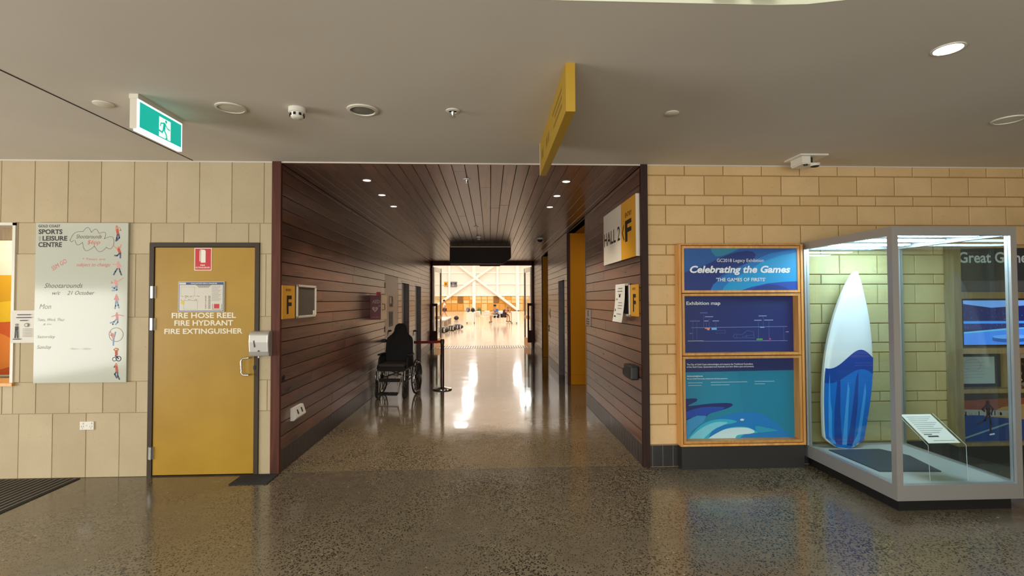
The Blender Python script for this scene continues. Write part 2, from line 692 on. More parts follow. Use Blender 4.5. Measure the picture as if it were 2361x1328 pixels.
# ================================================================== STRUCTURE
# ---- floor
mb = MB(); mb.box(-8.3, 7.6, -9.6, 0.04, -0.12, 0, M_FLOOR)
struct(mb.build('floor'), 'polished dark concrete lobby floor with exposed aggregate')
mb = MB(); mb.box(XL - 1.3, 4.2, 0.046, YE + 0.05, -0.12, 0, M_FLOORC); mb.box(XL, XR, 0.04, 0.046, -0.12, -0.004, M_GAP)
struct(mb.build('floor_corridor'), 'polished concrete floor of the timber corridor')

# ---- left block wall
DOOR = (-3.25, -2.223, 0.0, 2.222)
HATCH = (-6.2, -4.49, 0.885, 2.41)
wl = MB()
for r in subtract((-8.3, -2.108, 0, H), [DOOR, HATCH]):
    wl.box(r[0], r[1], 0.008, 0.14, r[2], r[3], M_MORTAR_L)
wl = struct(wl.build('wall_left'), 'smooth cream block wall around the mustard fire door')
J = 0.0022
for z0, z1, ph in ((0, .605, -4.431), (.605, .9, -4.282), (.9, 1.51, -4.431), (1.51, 2.115, -4.303), (2.115, 2.412, -4.469), (2.412, 3.013, -4.326)):
    x = ph - 0.3055 * 9
    while x < -2.1:
        for a, c, e, g in subtract((max(x, -6.4), min(x + .3055, -2.109), z0, z1), [DOOR, HATCH, (-9, -6.4, 0, 4)]):
            piece('block', a + J, c - J, 0.0 + random.choice((0, .0004, .0008)), 0.012, e + J, g - J, M_BLOCK_L, wl, 0.0018, '-y')
        x += .3055

# ---- right block wall
wr = MB(); wr.box(1.58, 7.6, 0.012, 0.14, 0, H, M_MORTAR_R)
wr = struct(wr.build('wall_right'), 'cream split block wall behind the exhibition panels')
zs = [.215, .413, .614, .714, .912, 1.112, 1.211, 1.406, 1.604, 1.804, 1.905, 2.105, 2.209, 2.408, 2.607, 2.707, 2.908, 3.013]
J = 0.0045
for i in range(len(zs) - 1):
    x = (1.965 if i % 2 == 0 else 1.769) - .398
    while x < 6.6:
        a, c = max(x, 1.58), min(x + .398, 6.62)
        if c - a > 0.02:
            piece('block', a + (J if a > 1.581 else 0), c - J, random.choice((0, .001, .002)), 0.02, zs[i] + J, zs[i + 1] - J, M_BLOCK_R, wr, 0.004, '-y')
        x += .398
bb = MB(); bb.box(1.58, 6.62, 0.0, 0.014, 0, .212, M_GROUT)
bb = struct(bb.build('baseboard_right'), 'black upright tiles along the foot of the right block wall')
x = 1.605 - .103
while x < 6.6:
    piece('tile', max(x, 1.58) + .002, x + .101, -0.006, 0.004, 0.004, .21, M_TILE, bb, 0.0015, '-y')
    x += .103

# ---- corridor: openings on each side, (u0,u1,z0,z1) in y and z
HO_L = [(4.80, 6.18, 0, 2.17), (6.63, 7.75, 0, 2.11), (8.70, 9.90, 0, 2.10)]
HO_R = [(2.93, 4.80, 0, 2.965), (5.13, 6.12, 0, 2.11), (8.05, 9.60, 0, 2.93)]
HC = 3.0


def corridor_wall(name, holes, xa, xb, xf0, xf1, front, label):
    core = MB()
    for r in subtract((0.02, YE, 0, HC), holes):
        core.box(xa, xb, r[0], r[1], r[2], r[3], M_GAP)
    core = struct(core.build(name), label)
    z = 0.214
    k = 0
    g = 0.0036
    while z < HC - 0.01:
        z1 = min(z + 0.1305, HC)
        y = 0.02 + random.uniform(-1.6, 0)
        while y < YE:
            ln = random.choice((1.8, 2.4, 2.4, 3.0, 3.6))
            for a, c, e, h in subtract((max(y, 0.02), min(y + ln, YE), z, z1), holes):
                dx = random.choice((0, .0008, .0016))
                piece('board', xf0 + (0 if front == '+x' else dx), xf1 - (dx if front == '+x' else 0), a + .001, c - .001, e + g, h - g, M_WALLBOARD, core, 0.002, front)
            y += ln
        z = z1
        k += 1
    return core


corridor_wall('wall_corridor_left', HO_L, XL - 0.14, XL - 0.014, XL - 0.02, XL, '+x', 'dark timber boarded left wall of the corridor')
corridor_wall('wall_corridor_right', HO_R, XR + 0.014, XR + 0.14, XR, XR + 0.02, '-x', 'dark timber boarded right wall of the corridor')
for nm, xg0, xg1, xt0, xt1, fr, hl, lim, lab in (
        ('baseboard_corridor_left', XL - .02, XL - .004, XL - .012, XL + .002, '+x', HO_L, 4.8, 'upright brown tile skirting on the left corridor wall'),
        ('baseboard_corridor_right', XR + .004, XR + .02, XR - .002, XR + .012, '-x', HO_R, 2.93, 'upright brown tile skirting on the right corridor wall')):
    sk = MB()
    for r in subtract((0.02, YE, 0, .212), hl):
        sk.box(xg0, xg1, r[0], r[1], 0, .212, M_GROUT)
    sk = struct(sk.build(nm), lab)
    far = MB()
    y = 0.024
    while y < YE - .1:
        for a, c, e, h in subtract((y, y + .099, 0.003, .21), hl):
            if y < lim:
                piece('tile', xt0, xt1, a, c, e, h, M_TILEB, sk, 0.0015, fr)
            else:
                far.box(xt0, xt1, a, c, e, h, M_TILEB)
        y += .103
    fo = far.build('far_tiles', sk)
    fo['kind'] = 'stuff'

# corridor ceiling of boards
cc = MB(); cc.box(XL - .14, 4.2, 0.0, YE + .1, HC + .014, HC + .1, M_GAP)
cc = struct(cc.build('ceiling_corridor'), 'dark timber board ceiling of the corridor')
x = -1.418 - .13 * 5
while x < XR:
    a, c = max(x, XL), min(x + .13, XR)
    y = random.uniform(-2.4, 0)
    while y < YE:
        ln = random.choice((2.4, 3.0, 3.6, 4.2))
        y0, y1 = max(y, 0.0), min(y + ln, YE)
        if y1 - y0 > .02 and c - a > .02:
            dz = random.choice((0, .001, .002))
            piece('board', a + .0028, c - .0028, y0 + .001, y1 - .001, HC + dz, HC + .02, M_CEILBOARD, cc, 0.002, '-z')
        y += ln
    x += .13

# portal posts
mb = MB(); mb.box(-2.108, XL + .003, -0.012, 0.03, 0, H, M_POST)
struct(mb.build('trim_1'), 'red timber post at the left edge of the corridor mouth')
mb = MB(); mb.box(XR - .004, 1.581, -0.012, 0.03, 0, H, M_POSTD)
struct(mb.build('trim_2'), 'dark timber post at the right edge of the corridor mouth')

# lobby ceiling with the rounded void
ox0, ox1, oy0, oy1, rad = -5.5, 2.35, -8.6, -2.706, 1.05
con = []
for cx, cy, a0 in ((ox1 - rad, oy1 - rad, 0), (ox0 + rad, oy1 - rad, 90), (ox0 + rad, oy0 + rad, 180), (ox1 - rad, oy0 + rad, 270)):
    for k in range(11):
        a = math.radians(a0 + 9 * k)
        con.append((cx + rad * math.cos(a), cy + rad * math.sin(a)))
bm = bmesh.new()
iv = [bm.verts.new((a, c, H)) for a, c in con]
ov = [bm.verts.new(p) for p in ((-8.3, -9.6, H), (7.6, -9.6, H), (7.6, 0.012, H), (-8.3, 0.012, H))]
ed = [bm.edges.new((iv[i - 1], iv[i])) for i in range(len(iv))] + [bm.edges.new((ov[i - 1], ov[i])) for i in range(4)]
bmesh.ops.triangle_fill(bm, use_beauty=True, edges=ed)
me = bpy.data.meshes.new('ceiling'); bm.to_mesh(me); bm.free()
me.materials.append(M_CEIL)
ce = bpy.data.objects.new('ceiling', me); COL.objects.link(ce); WORLD['ceiling'] = Vector()
struct(ce, 'flat painted plasterboard lobby ceiling')
mb = MB()
M_VOID = mat('void_white_paint', '#a9ab96', 0.6)
n = len(con)
for i in range(n):
    a, c = con[i - 1], con[i]
    mb.face([(a[0], a[1], H - .001), (c[0], c[1], H - .001), (c[0], c[1], 6.8), (a[0], a[1], 6.8)], M_VOID)
mb.face([(a, c, 6.8) for a, c in con], M_VOID)
struct(mb.build('wall_void', smooth=True), 'white curved upstand lining the ceiling void')
mb = MB()
for a, c in ((1.02, 1.125), (1.20, 1.31)):
    mb.box(a, c, oy1 - .03, oy1 - .004, H + .028, H + .3, M_SIGNY)
struct(mb.build('trim_3'), 'yellow panels on the void upstand')
mb = MB(); mb.box(-2.858, -2.850, -9.0, -0.02, H - .003, H + .004, M_GAP)
struct(mb.build('trim_4'), 'narrow control joint across the left of the lobby ceiling')
mb = MB(); mb.box(-8.3, 7.6, -0.004, 0.012, H - .012, H + .002, M_CEIL)
struct(mb.build('trim_5'), 'shadow bead where the lobby ceiling meets the walls')

# rest of the lobby, outside the frame
mb = MB()
M_LOB = mat('lobby_wall_paint', '#b7a98f', 0.8)
for r in subtract((-9.6, 0.14, 0, H), [(-6.7, -1.1, .2, 2.8)]):
    mb.box(-8.3, -8.16, r[0], r[1], r[2], r[3], M_LOB)
for r in subtract((-8.3, 7.6, 0, H), [(-5.0, 4.0, .3, 2.75)]):
    mb.box(r[0], r[1], -9.6, -9.5, r[2], r[3], M_LOB)
mb.box(7.5, 7.6, -9.6, 0.14, 0, H, M_LOB)
struct(mb.build('wall_lobby'), 'plain lobby walls round the other sides of the foyer')
mb = MB()
for yy in (-5.3, -3.9, -2.5):
    mb.box(-8.26, -8.18, yy - .04, yy + .04, .2, 2.8, M_CHAR)
for xx in (-3.2, -1.4, .4, 2.2):
    mb.box(xx - .04, xx + .04, -9.58, -9.5, .3, 2.75, M_CHAR)
struct(mb.build('trim_6'), 'dark mullions of the lobby glazing')

# ---- alcoves on the right and recessed doors
mb = MB()
for y0, y1, hz in ((2.93, 4.80, 2.965), (8.05, 9.60, 2.93)):
    mb.box(XR + .003, 4.1, y1 - .012, y1 + .08, .2, hz, M_OCHRE)
    x = XR + .003
    while x < 4.1:
        mb.box(x + .003, min(x + .39, 4.1), y1 - .016, y1 + .06, 0.004, .197, M_OCHRE)
        x += .393
    mb.box(XR + .14, 4.1, y0 - .08, y0, 0, hz + .1, M_OCHRE)
    mb.box(4.1, 4.2, y0 - .08, y1 + .08, 0, hz + .1, M_OCHRE)
    mb.box(XR, 4.2, y0 - .08, y1 + .08, hz, hz + .035, M_CEILBOARD)
for y_ in (3.9, 8.85):
    area('passage_fill', (2.9, y_, 2.93), (2.9, y_, 0), .5, .5, 14, (1, .93, .82))  # added fill, no visible fitting, lifts the ochre walls
struct(mb.build('wall_alcove'), 'ochre painted side passages opening off the corridor')
mb = MB()
for y1, hz, wd in ((4.80, 2.965, .05), (9.60, 2.93, .02)):
    mb.box(XR - .006, XR + wd, y1 - .05, y1 + .012, 0, hz, M_POST)
struct(mb.build('trim_7'), 'dark red posts at the far edge of the ochre passages')
mb = MB()
for y0 in (2.93, 8.05):
    mb.box(XR - .004, XR + .02, y0 - .015, y0 + .01, 0, 2.96, mat('edge_timber', '#8a6a50', 0.4))
struct(mb.build('trim_8'), 'worn timber edges of the ochre passages')
M_DKDOOR = mat('black_door', '#17161a', 0.4)


def recessed_door(name, wallx, sgn, y0, y1, hz, label):
    o = empty_struct(name, label, (wallx, (y0 + y1) / 2, 0))
    f = MB()
    for a, c, e, g in ((y0, y0 + .04, 0, hz), (y1 - .04, y1, 0, hz), (y0, y1, hz - .04, hz)):
        f.box(min(wallx, wallx + sgn * .14), max(wallx, wallx + sgn * .14), a, c, e, g, M_WALLBOARD)
    f.build('frame', o)
    l = MB()
    xa = wallx + sgn * .10
    l.box(min(xa, xa + sgn * .04), max(xa, xa + sgn * .04), y0 + .04, y1 - .04, .005, hz - .045, M_DKDOOR)
    l.build('leaf', o)
    h = MB()
    yh = y0 + .14
    h.lathe((xa - sgn * .0, yh, 1.0), [(.026, 0), (.026, -sgn * .01), (.01, -sgn * .012), (.01, -sgn * .05)], M_STEEL, 12, 'x')
    h.tube([(xa - sgn * .05, yh, 1.0), (xa - sgn * .05, yh + .12, 1.0)], .009, M_STEEL)
    h.build('handle', o, True)
    return o


recessed_door('door_2', XL, -1, 6.63, 7.75, 2.11, 'first dark recessed door on the left corridor wall')
recessed_door('door_3', XL, -1, 8.70, 9.90, 2.10, 'second dark recessed door on the left corridor wall')
recessed_door('door_4', XR, 1, 5.13, 6.12, 2.11, 'black recessed door on the right corridor wall')

# flush boarded cupboard door on the left
d5 = empty_struct('door_5', 'flush plain timber cupboard door on the left corridor wall', (XL, 5.5, 0))
mb = MB(); mb.box(XL - .03, XL - .002, 4.805, 6.175, .004, 2.165, mat('plain_door_panel', '#4a3226', 0.36)); mb.build('leaf', d5)
mb = MB()
for zz in (.25, 1.05, 1.9):
    mb.box(XL - .004, XL + .008, 4.79, 4.83, zz, zz + .11, M_BLACK)
mb.build('hinge', d5)
mb = MB(); mb.box(XL - .004, XL + .012, 6.05, 6.13, .98, 1.14, M_STEEL); mb.build('lock_plate', d5)

# ---- fire door on the left wall
fd = empty_struct('door_1', 'mustard fire services door in a bronze frame', (-2.74, 0, 0))
mb = MB()
mb.box(-3.25, -3.208, -0.014, .14, 0, 2.222, M_FRAME)
mb.box(-2.262, -2.223, -0.014, .14, 0, 2.222, M_FRAME)
mb.box(-3.208, -2.262, -0.014, .14, 2.182, 2.222, M_FRAME)
mb.box(-3.208, -2.262, .05, .14, 0, 2.182, M_GAP)
mb.build('frame', fd)
DX0, DX1 = -3.203, -2.268
mb = MB(); mb.box(DX0, DX1, -0.004, .04, .012, 2.176, M_DOORY); mb.build('leaf', fd)
for zz in (1.69, 1.385, .165):
    mb = MB()
    mb.tube([(-3.212, -.022, zz), (-3.212, -.022, zz + .115)], .009, M_STEEL, 10)
    mb.box(-3.236, -3.212, -.018, -.012, zz, zz + .115, M_STEEL)
    mb.box(-3.212, -3.19, -.010, -.003, zz, zz + .115, M_STEEL)
    mb.build('hinge', fd, True)
mb = MB()
mb.tube([(-2.300, -.004, .955), (-2.300, -.055, .955), (-2.345, -.062, .958), (-2.362, -.06, .98), (-2.362, -.06, 1.09), (-2.345, -.062, 1.115), (-2.300, -.055, 1.118), (-2.300, -.004, 1.118)], .009, M_CHROME, 10)
mb.build('handle', fd, True)
mb = MB(); mb.box(-2.268, -2.25, -.02, .0, 1.0, 1.04, M_BLACK); mb.build('latch', fd)
mb = MB()
PD = Pl((0, -0.004, 0), (1, 0, 0), (0, 0, 1))
cream = mat('cream_lettering', '#e4ddc8', 0.5)
PD.words('lettering', fd, 'FIRE HOSE REEL', -3.042, -2.441, 1.497, 1.55, .0012, cream, 0.022)
PD.words('lettering', fd, 'FIRE HYDRANT', -3.016, -2.467, 1.425, 1.477, .0012, cream, 0.022)
PD.words('lettering', fd, 'FIRE EXTINGUISHER', -3.108, -2.378, 1.347, 1.398, .0012, cream, 0.022)

# ---- hatch on the far left, and the office behind it
wn = empty_struct('window_1', 'reception hatch with pale timber lining at the left edge', (-5.3, 0, .885))
mb = MB()
mb.box(-4.512, -4.485, -.012, .16, .885, 2.41, M_CREAM)
mb.box(-6.2, -4.485, -.012, .16, 2.385, 2.412, M_CREAM)
mb.build('lining', wn)
mb = MB(); mb.box(-6.25, -4.47, -.035, .3, .872, .9, M_PINE); mb.build('sill', wn)
mb = MB()
M_OFF = mat('office_paint', '#e6dcc4', 0.7)
mb.box(-6.8, -3.9, 1.3, 1.36, 0, H, M_OFF); mb.box(-6.8, -6.72, .14, 1.36, 0, H, M_OFF); mb.box(-3.98, -3.9, .14, 1.36, 0, H, M_OFF)
mb.box(-6.8, -3.9, .14, 1.36, 2.9, 2.96, M_OFF); mb.box(-6.8, -3.9, .14, 1.36, -.1, 0.0, M_FLOOR)
struct(mb.build('wall_office'), 'pale office walls seen through the hatch')
mb = MB(); mb.box(-6.6, -4.2, .2, .42, 2.36, 2.44, M_PLY); mb.box(-6.6, -4.2, .2, .24, 2.27, 2.36, M_PLY)
struct(mb.build('trim_9'), 'roller shutter box behind the hatch')
area('office_lamp', (-5.4, .7, 2.85), (-5.4, .7, 0), 1.2, .4, 22, (1, .93, .8))
po = thing('office_poster', 'orange and yellow poster panel on the office wall seen through the hatch', 'poster', (-5.2, 1.26, 1.5))
PP = Pl((0, 1.27, 0), (1, 0, 0), (0, 0, 1))
mb = MB(); PP.slab(mb, -6.6, -4.72, .78, 2.16, -.02, 0, M_OFF); mb.build('backing', po)
mb = MB()
PP.rect(mb, -6.59, -4.73, .8, 1.98, .001, mat('poster_orange', '#d9622c', 0.5))
PP.rect(mb, -6.59, -4.73, 1.62, 1.98, .002, mat('poster_gold', '#d9a520', 0.5))
yel = mat('poster_yellow', '#f0c62a', 0.5)
lo = mat('poster_light_orange', '#ee8d3c', 0.5)
for poly, m, d in (([(-6.6, 1.5), (-5.6, 1.68), (-5.0, 1.58), (-4.7, 1.66), (-4.7, 1.46), (-5.2, 1.5), (-5.8, 1.42)], yel, .003),
                   ([(-5.5, 1.42), (-5.2, 1.56), (-4.9, 1.5), (-4.73, 1.58), (-4.73, 1.3), (-5.0, 1.26), (-5.3, 1.32)], lo, .004),
                   ([(-6.5, 1.0), (-6.1, 1.3), (-5.7, 1.24), (-5.6, .95), (-6.0, .84)], lo, .003)):
    PP.poly(mb, clip(smoothpoly(poly), -6.59, -4.73, .8, 1.98), d, m)
for k in range(5):
    cx, cz = -5.25 + .11 * k, 1.35 + .05 * math.sin(k * 2)
    PP.line(mb, [(cx + .06 * math.cos(a * .7), cz + .045 * math.sin(a * .7)) for a in range(8)], .012, .006, yel)
mb.build('print', po, recalc=False)

# ================================================================== THE HALL
M_HFLOOR = mat('sports_floor', '#cbb08c', 0.12)
nt, N, L, b = nodes(M_HFLOOR)
L.new(ramp(nt, noise(nt, mapping(nt, (6, .3, 1)), 2.0, 3), [(0.3, '#c9b296'), (0.7, '#d4bfa5')]), b.inputs['Base Color'])
M_HWALL = mat('hall_white_cladding', '#e6e0d8', 0.6)
M_HSTEEL = mat('hall_white_steel', '#f1eee6', 0.5)
M_GOLDP = mat('gold_panel', '#d0983c', 0.5)
M_GOLDL = mat('pale_gold_panel', '#e2bf80', 0.5)
M_GOLDD = mat('brown_panel', '#7d5a28', 0.55)
HY = 72.0
mb = MB(); mb.box(-18, 18, YE + .95, HY + .5, -.12, 0, M_HFLOOR); struct(mb.build('floor_hall'), 'glossy pale timber sports floor of the bright hall')
mb = MB()
mb.box(-18, 18, HY, HY + .3, 2.3, 12.4, M_HWALL)
mb.box(-18.2, -18, YE, HY + .3, 0, 12.4, M_HWALL); mb.box(18, 18.2, YE, HY + .3, 0, 12.4, M_HWALL)
for r in subtract((-18, 18, 0, 12.4), [(-2.0, 1.49, 0, 2.92)]):
    mb.box(r[0], r[1], YE + .02, YE + .16, r[2], r[3], M_HWALL)
struct(mb.build('wall_hall'), 'white clad walls of the sports hall')
mb = MB(); mb.box(-18.2, 18.2, YE, HY + .3, 12.4, 12.6, M_HWALL); struct(mb.build('ceiling_hall'), 'white roof lining of the sports hall')
hs = empty_struct('trim_10', 'white steel columns, rails and cross bracing on the far hall wall', (0, HY, 0))
for x, wd in ((-9.1, .5), (-6.2, .3), (-2.44, .5), (1.16, .3), (4.25, .5), (6.9, .3)):
    mb = MB(); mb.box(x - wd / 2, x + wd / 2, HY - .35, HY, .1 if wd > .4 else 2.3, 12.4, M_HSTEEL); mb.build('column', hs)
for z in (2.4, 4.15, 5.9, 7.6):
    mb = MB(); mb.box(-14, 14, HY - .16, HY, z - .1, z + .1, M_HSTEEL); mb.build('rail', hs)
for a, c in (((-8.6, .6), (.7, 7.0)), ((-4.9, 7.1), (4.25, .1))):
    mb = MB()
    mb.tube([(a[0], HY - .5, a[1]), (c[0], HY - .5, c[1])], .2, M_HSTEEL, 8)
    mb.build('brace', hs)
gl = MB(); gl.box(-18, 18, HY + .02, HY + .3, 0, 2.3, M_GOLDP)
gl = struct(gl.build('wall_hall_lower'), 'gold panelled lower wall at the back of the hall')
x = -9.6
while x < 9.4:
    x1 = x + .92
    for z0, z1 in ((.06, 1.1), (1.2, 1.68), (1.74, 2.24)):
        dark = (-5.05 < x < -4.2) or (.4 < x < 1.2)
        m = (M_GOLDD if z0 > 1 else M_GOLDP) if dark else random.choice((M_GOLDL, M_GOLDP, M_GOLDL) if z0 > 1 else (M_GOLDP, M_GOLDP, M_GOLDL))
        piece('panel', x + .06, x1 - .06, HY - .06, HY + .04, z0, z1, m, gl)
    x = x1
# boundary lines on the sports floor
mb = MB()
for xx in (.05, 3.4):
    mb.box(xx, xx + .07, 24, 52, -.001, .002, mat('line_grey', '#9a948c', 0.3))
struct(mb.build('trim_11'), 'grey court lines on the hall floor')

# end frame, threshold
mb = MB()
mb.box(XL, -1.965, YE - .04, YE + .16, 0, HC, M_POST); mb.box(1.45, XR, YE - .04, YE + .16, 0, HC, M_POST)
mb.box(XL, XR, YE - .04, YE + .16, 2.86, HC, M_POST)
mb.box(-.35, .35, YE - .06, YE + .0, 2.83, 2.9, M_POST)
struct(mb.build('trim_12'), 'red timber frame round the far end of the corridor')
mb = MB()
mb.box(XL, XR, YE + .05, YE + .95, -.12, -.012, mat('threshold_grey', '#6f675c', 0.5))
x = -1.95
while x < 1.45:
    mb.box(x, x + .05, YE + .1, YE + .9, -.012, .003, mat('threshold_bar', '#d8cebc', 0.4))
    x += .085
struct(mb.build('trim_13'), 'ribbed pale threshold strip at the hall entrance')

# ================================================================== THINGS ON THE LEFT WALL
# ---- whiteboard
WBX0, WBX1, WBZ0, WBZ1 = -4.285, -3.441, .897, 2.408
t = thing('whiteboard', 'tall glossy whiteboard with handwriting on the left block wall', 'whiteboard', (-3.863, -0.02, WBZ0))
M_WB = mat('whiteboard_gloss', '#babcae', 0.1, spec=0.22)
mb = MB(); mb.box(WBX0, WBX1, -0.026, -0.008, WBZ0, WBZ1, M_WB); mb.build('board', t)
PW = Pl((0, -0.026, 0), (1, 0, 0), (0, 0, 1))


def wa(px, py):   # first sketch sheet of the board artwork -> board metres
    return (-4.281 + (80 + px / 6.99 - 90) * .0041, 2.406 - (505 + py / 6.99 - 515) * .004134)


def wb(px, py):
    return (-4.281 + (80 + px / 6.64 - 90) * .0041, 2.406 - (690 + py / 6.64 - 515) * .004134)


mb = MB()


def wtext(body, f, x0, y0, x1, y1, m, bold=0.0, shear=0.0, rot=0.0):
    a, c = f(x0, y1), f(x1, y0)
    PW.words('heading' if m is M_INK else 'handwriting', t, body, a[0], c[0], a[1], c[1], .0008, m, bold, shear, rot)


wtext('GOLD COAST', wa, 100, 98, 440, 142, M_INK, .015)
wtext('SPORTS', wa, 105, 172, 475, 250, M_INK, .03)
wtext('LEISURE', wa, 168, 278, 553, 355, M_INK, .03)
wtext('CENTRE', wa, 105, 378, 470, 458, M_INK, .03)
a, c = wa(82, 340), wa(165, 305)
PW.words('heading', t, 'AND', a[0], c[0], a[1], c[1], .0008, M_GREYINK, .02, 0, PI / 2)
hand = mat('marker_black', '#5b564c', 0.6)
faint = mat('marker_faded', '#939480', 0.6)
redm = mat('marker_red', '#c4665a', 0.6)
wtext('Shootarounds', wa, 690, 255, 1090, 318, hand, 0, .3)
wtext('$6pp', wa, 865, 345, 1065, 430, redm, 0, .2)
wtext('* Times are', wa, 790, 630, 1150, 668, redm, 0, .3)
wtext('subject to change', wa, 700, 710, 1230, 785, redm, 0, .3)
wtext('S5M GO', wa, 300, 705, 560, 775, redm, 0, .2, .55)
wtext('Shootarounds', wa, 210, 1035, 805, 1110, hand, 0, .35)
wtext('w/c', wa, 335, 1160, 460, 1220, hand, 0, .35)
wtext('21 October', wa, 565, 1160, 990, 1222, hand, 0, .35)
wtext('Mon', wb, 130, 70, 305, 145, faint, 0, .3)
wtext('Tues, Wed, Thur', wb, 110, 285, 510, 335, faint, 0, .3)
wtext('& Fri', wb, 190, 362, 320, 390, faint, 0, .3)
wtext('Saturday', wb, 105, 540, 375, 600, faint, 0, .3)
wtext('Sunday', wb, 105, 690, 320, 765, faint, 0, .3)
wtext('9am - 3pm', wb, 600, 730, 900, 775, mat('marker_very_faded', '#b4b6a9', .6), 0, .3)
cl = []
for x0, y0, x1, y1, bul in ((650, 345, 590, 345, .9), (600, 340, 800, 205, .45), (795, 205, 925, 220, 1.1), (925, 220, 1045, 235, 1.0), (1045, 235, 1130, 325, 1.3),
                            (1125, 325, 1275, 430, 1.1), (1275, 425, 1160, 460, .7), (1165, 460, 975, 435, .9), (970, 450, 790, 380, 1.1), (790, 380, 670, 345, 1.0)):
    dx, dy = x1 - x0, y1 - y0
    for k in range(9):
        s_ = k / 8
        o_ = math.sin(PI * s_) * bul * .5
        cl.append(wa(x0 + dx * s_ + dy * o_, y0 + dy * s_ - dx * o_))
PW.line(mb, cl, .0035, .0007, hand)
mb.build('cloud_outline', t, recalc=False)

f_red, f_navy, f_skin, f_lb = mat('figure_red', '#b5472f', .6), mat('figure_navy', '#3c4662', .6), mat('figure_skin', '#c98a5e', .6), mat('figure_blue', '#7f99b5', .6)
f_pink = mat('figure_pink', '#cf8f88', .6)


def sportsman(f, head, torso, arms, legs, ct, cleg, extra=None):
    q = MB()
    PW.disc(q, *f(*head), .0085, .0011, f_skin if ct is f_red else ct, 10)
    PW.line(q, [f(*p) for p in torso], .024, .0009, ct)
    for a_ in arms:
        PW.line(q, [f(*p) for p in a_], .008, .0010, f_skin if ct is f_red else ct)
    for l_ in legs:
        PW.line(q, [f(*p) for p in l_], .013, .0008, cleg)
    if extra:
        extra(q, f)
    o_ = q.build('sport_figure', t, recalc=False)
    return o_


def ring(cx, cy, r, wd, m):
    return lambda q, f: PW.line(q, [f(cx + r * math.cos(2 * PI * k / 20), cy + r * math.sin(2 * PI * k / 20)) for k in range(20)], wd, .0007, m, True)


sportsman(wa, (1335, 145), [(1328, 175), (1340, 235)], [[(1310, 190), (1308, 125)], [(1350, 190), (1385, 185), (1365, 140)]], [[(1335, 245), (1325, 310), (1312, 360)], [(1352, 245), (1365, 305), (1330, 345)]], f_red, f_navy,
          lambda q, f: PW.disc(q, *f(1320, 125), .0105, .0008, mat('ball_orange', '#c0703a', .6), 12))
sportsman(wa, (1352, 458), [(1352, 485), (1375, 540)], [[(1335, 488), (1270, 430)], [(1375, 475), (1395, 415)]], [[(1378, 550), (1335, 595), (1297, 592)], [(1385, 550), (1385, 632)]], f_red, f_navy)
sportsman(wa, (1350, 698), [(1350, 722), (1355, 785)], [[(1335, 740), (1268, 735)], [(1375, 735), (1392, 775)]], [[(1345, 795), (1310, 850), (1285, 902)], [(1368, 795), (1385, 850), (1405, 905)]], f_pink, f_navy)
sportsman(wa, (1305, 992), [(1318, 1015), (1335, 1068)], [[(1305, 1028), (1255, 1035), (1250, 1005)], [(1338, 1018), (1435, 952)]], [[(1335, 1078), (1338, 1145), (1265, 1158)], [(1325, 1078), (1300, 1120), (1262, 1100)]], f_pink, f_lb)
sportsman(wa, (1332, 1225), [(1332, 1250), (1335, 1315)], [[(1318, 1255), (1300, 1300)], [(1350, 1255), (1370, 1310)]], [[(1328, 1320), (1322, 1400), (1312, 1445)], [(1345, 1320), (1362, 1390), (1375, 1435)]], f_pink, f_lb)
sportsman(wb, (1275, 213), [(1275, 238), (1285, 295)], [[(1268, 242), (1200, 266)], [(1292, 240), (1380, 255)]], [[(1275, 305), (1235, 345), (1180, 362)], [(1290, 305), (1292, 350), (1260, 386)]], f_pink, f_lb,
          lambda q, f: PW.disc(q, *f(1220, 380), .0085, .0008, f_navy, 12))
sportsman(wb, (1220, 528), [(1215, 550), (1230, 588)], [[(1210, 550), (1165, 546)], [(1205, 550), (1182, 480)]], [[(1235, 595), (1230, 702)], [(1240, 590), (1260, 500)]], f_pink, f_lb, ring(1270, 540, 105, .004, hand))
sportsman(wb, (1280, 752), [(1276, 785), (1280, 845)], [[(1262, 790), (1240, 768), (1268, 742)], [(1297, 790), (1305, 760), (1285, 745)]], [[(1262, 860), (1290, 880), (1310, 905)]], f_red, f_navy,
          lambda q, f: (ring(1250, 912, 28, .006, f_lb)(q, f), ring(1312, 905, 36, .007, f_navy)(q, f)))
sportsman(wb, (1277, 992), [(1280, 1015), (1290, 1095)], [[(1265, 1015), (1248, 1035), (1275, 975)], [(1295, 1015), (1280, 975)]], [[(1280, 1105), (1258, 1140), (1290, 1195)], [(1297, 1100), (1305, 1170), (1330, 1217)]], f_red, f_navy)

# ---- paper notice
t = thing('paper_notice', 'white paper notice between the hatch and the whiteboard', 'notice', (-4.387, -.01, 1.274))
PN = Pl((0, -0.006, 0), (1, 0, 0), (0, 0, 1))
mb = MB()
v = []
for i in range(7):
    a = i / 6
    for zz in (1.274, 1.58):
        v.append((-4.505 + a * .233, -0.010 - .008 * (1 - a) ** 2 * (1 if zz < 1.4 else .3), zz))
mb.raw(v, [(2 * i, 2 * i + 2, 2 * i + 3, 2 * i + 1) for i in range(6)], M_PAPER)
mb.build('sheet', t, recalc=False)
mb = MB()
PN2 = Pl((0, -0.020, 0), (1, 0, 0), (0, 0, 1))
for k, (a, c) in enumerate(((-4.445, -4.325), (-4.455, -4.318), (-4.42, -4.355))):
    PN2.rect(mb, a, c, 1.535 - k * .027, 1.543 - k * .027, 0, M_INK)
PN2.disc(mb, -4.362, 1.442, .019, 0, M_GREYINK, 16)
PN2.disc(mb, -4.362, 1.442, .011, .0006, M_PAPER, 12)
for k in range(6):
    PN2.rect(mb, -4.395, -4.31, 1.402 - k * .014, 1.406 - k * .014, 0, M_GREYINK)
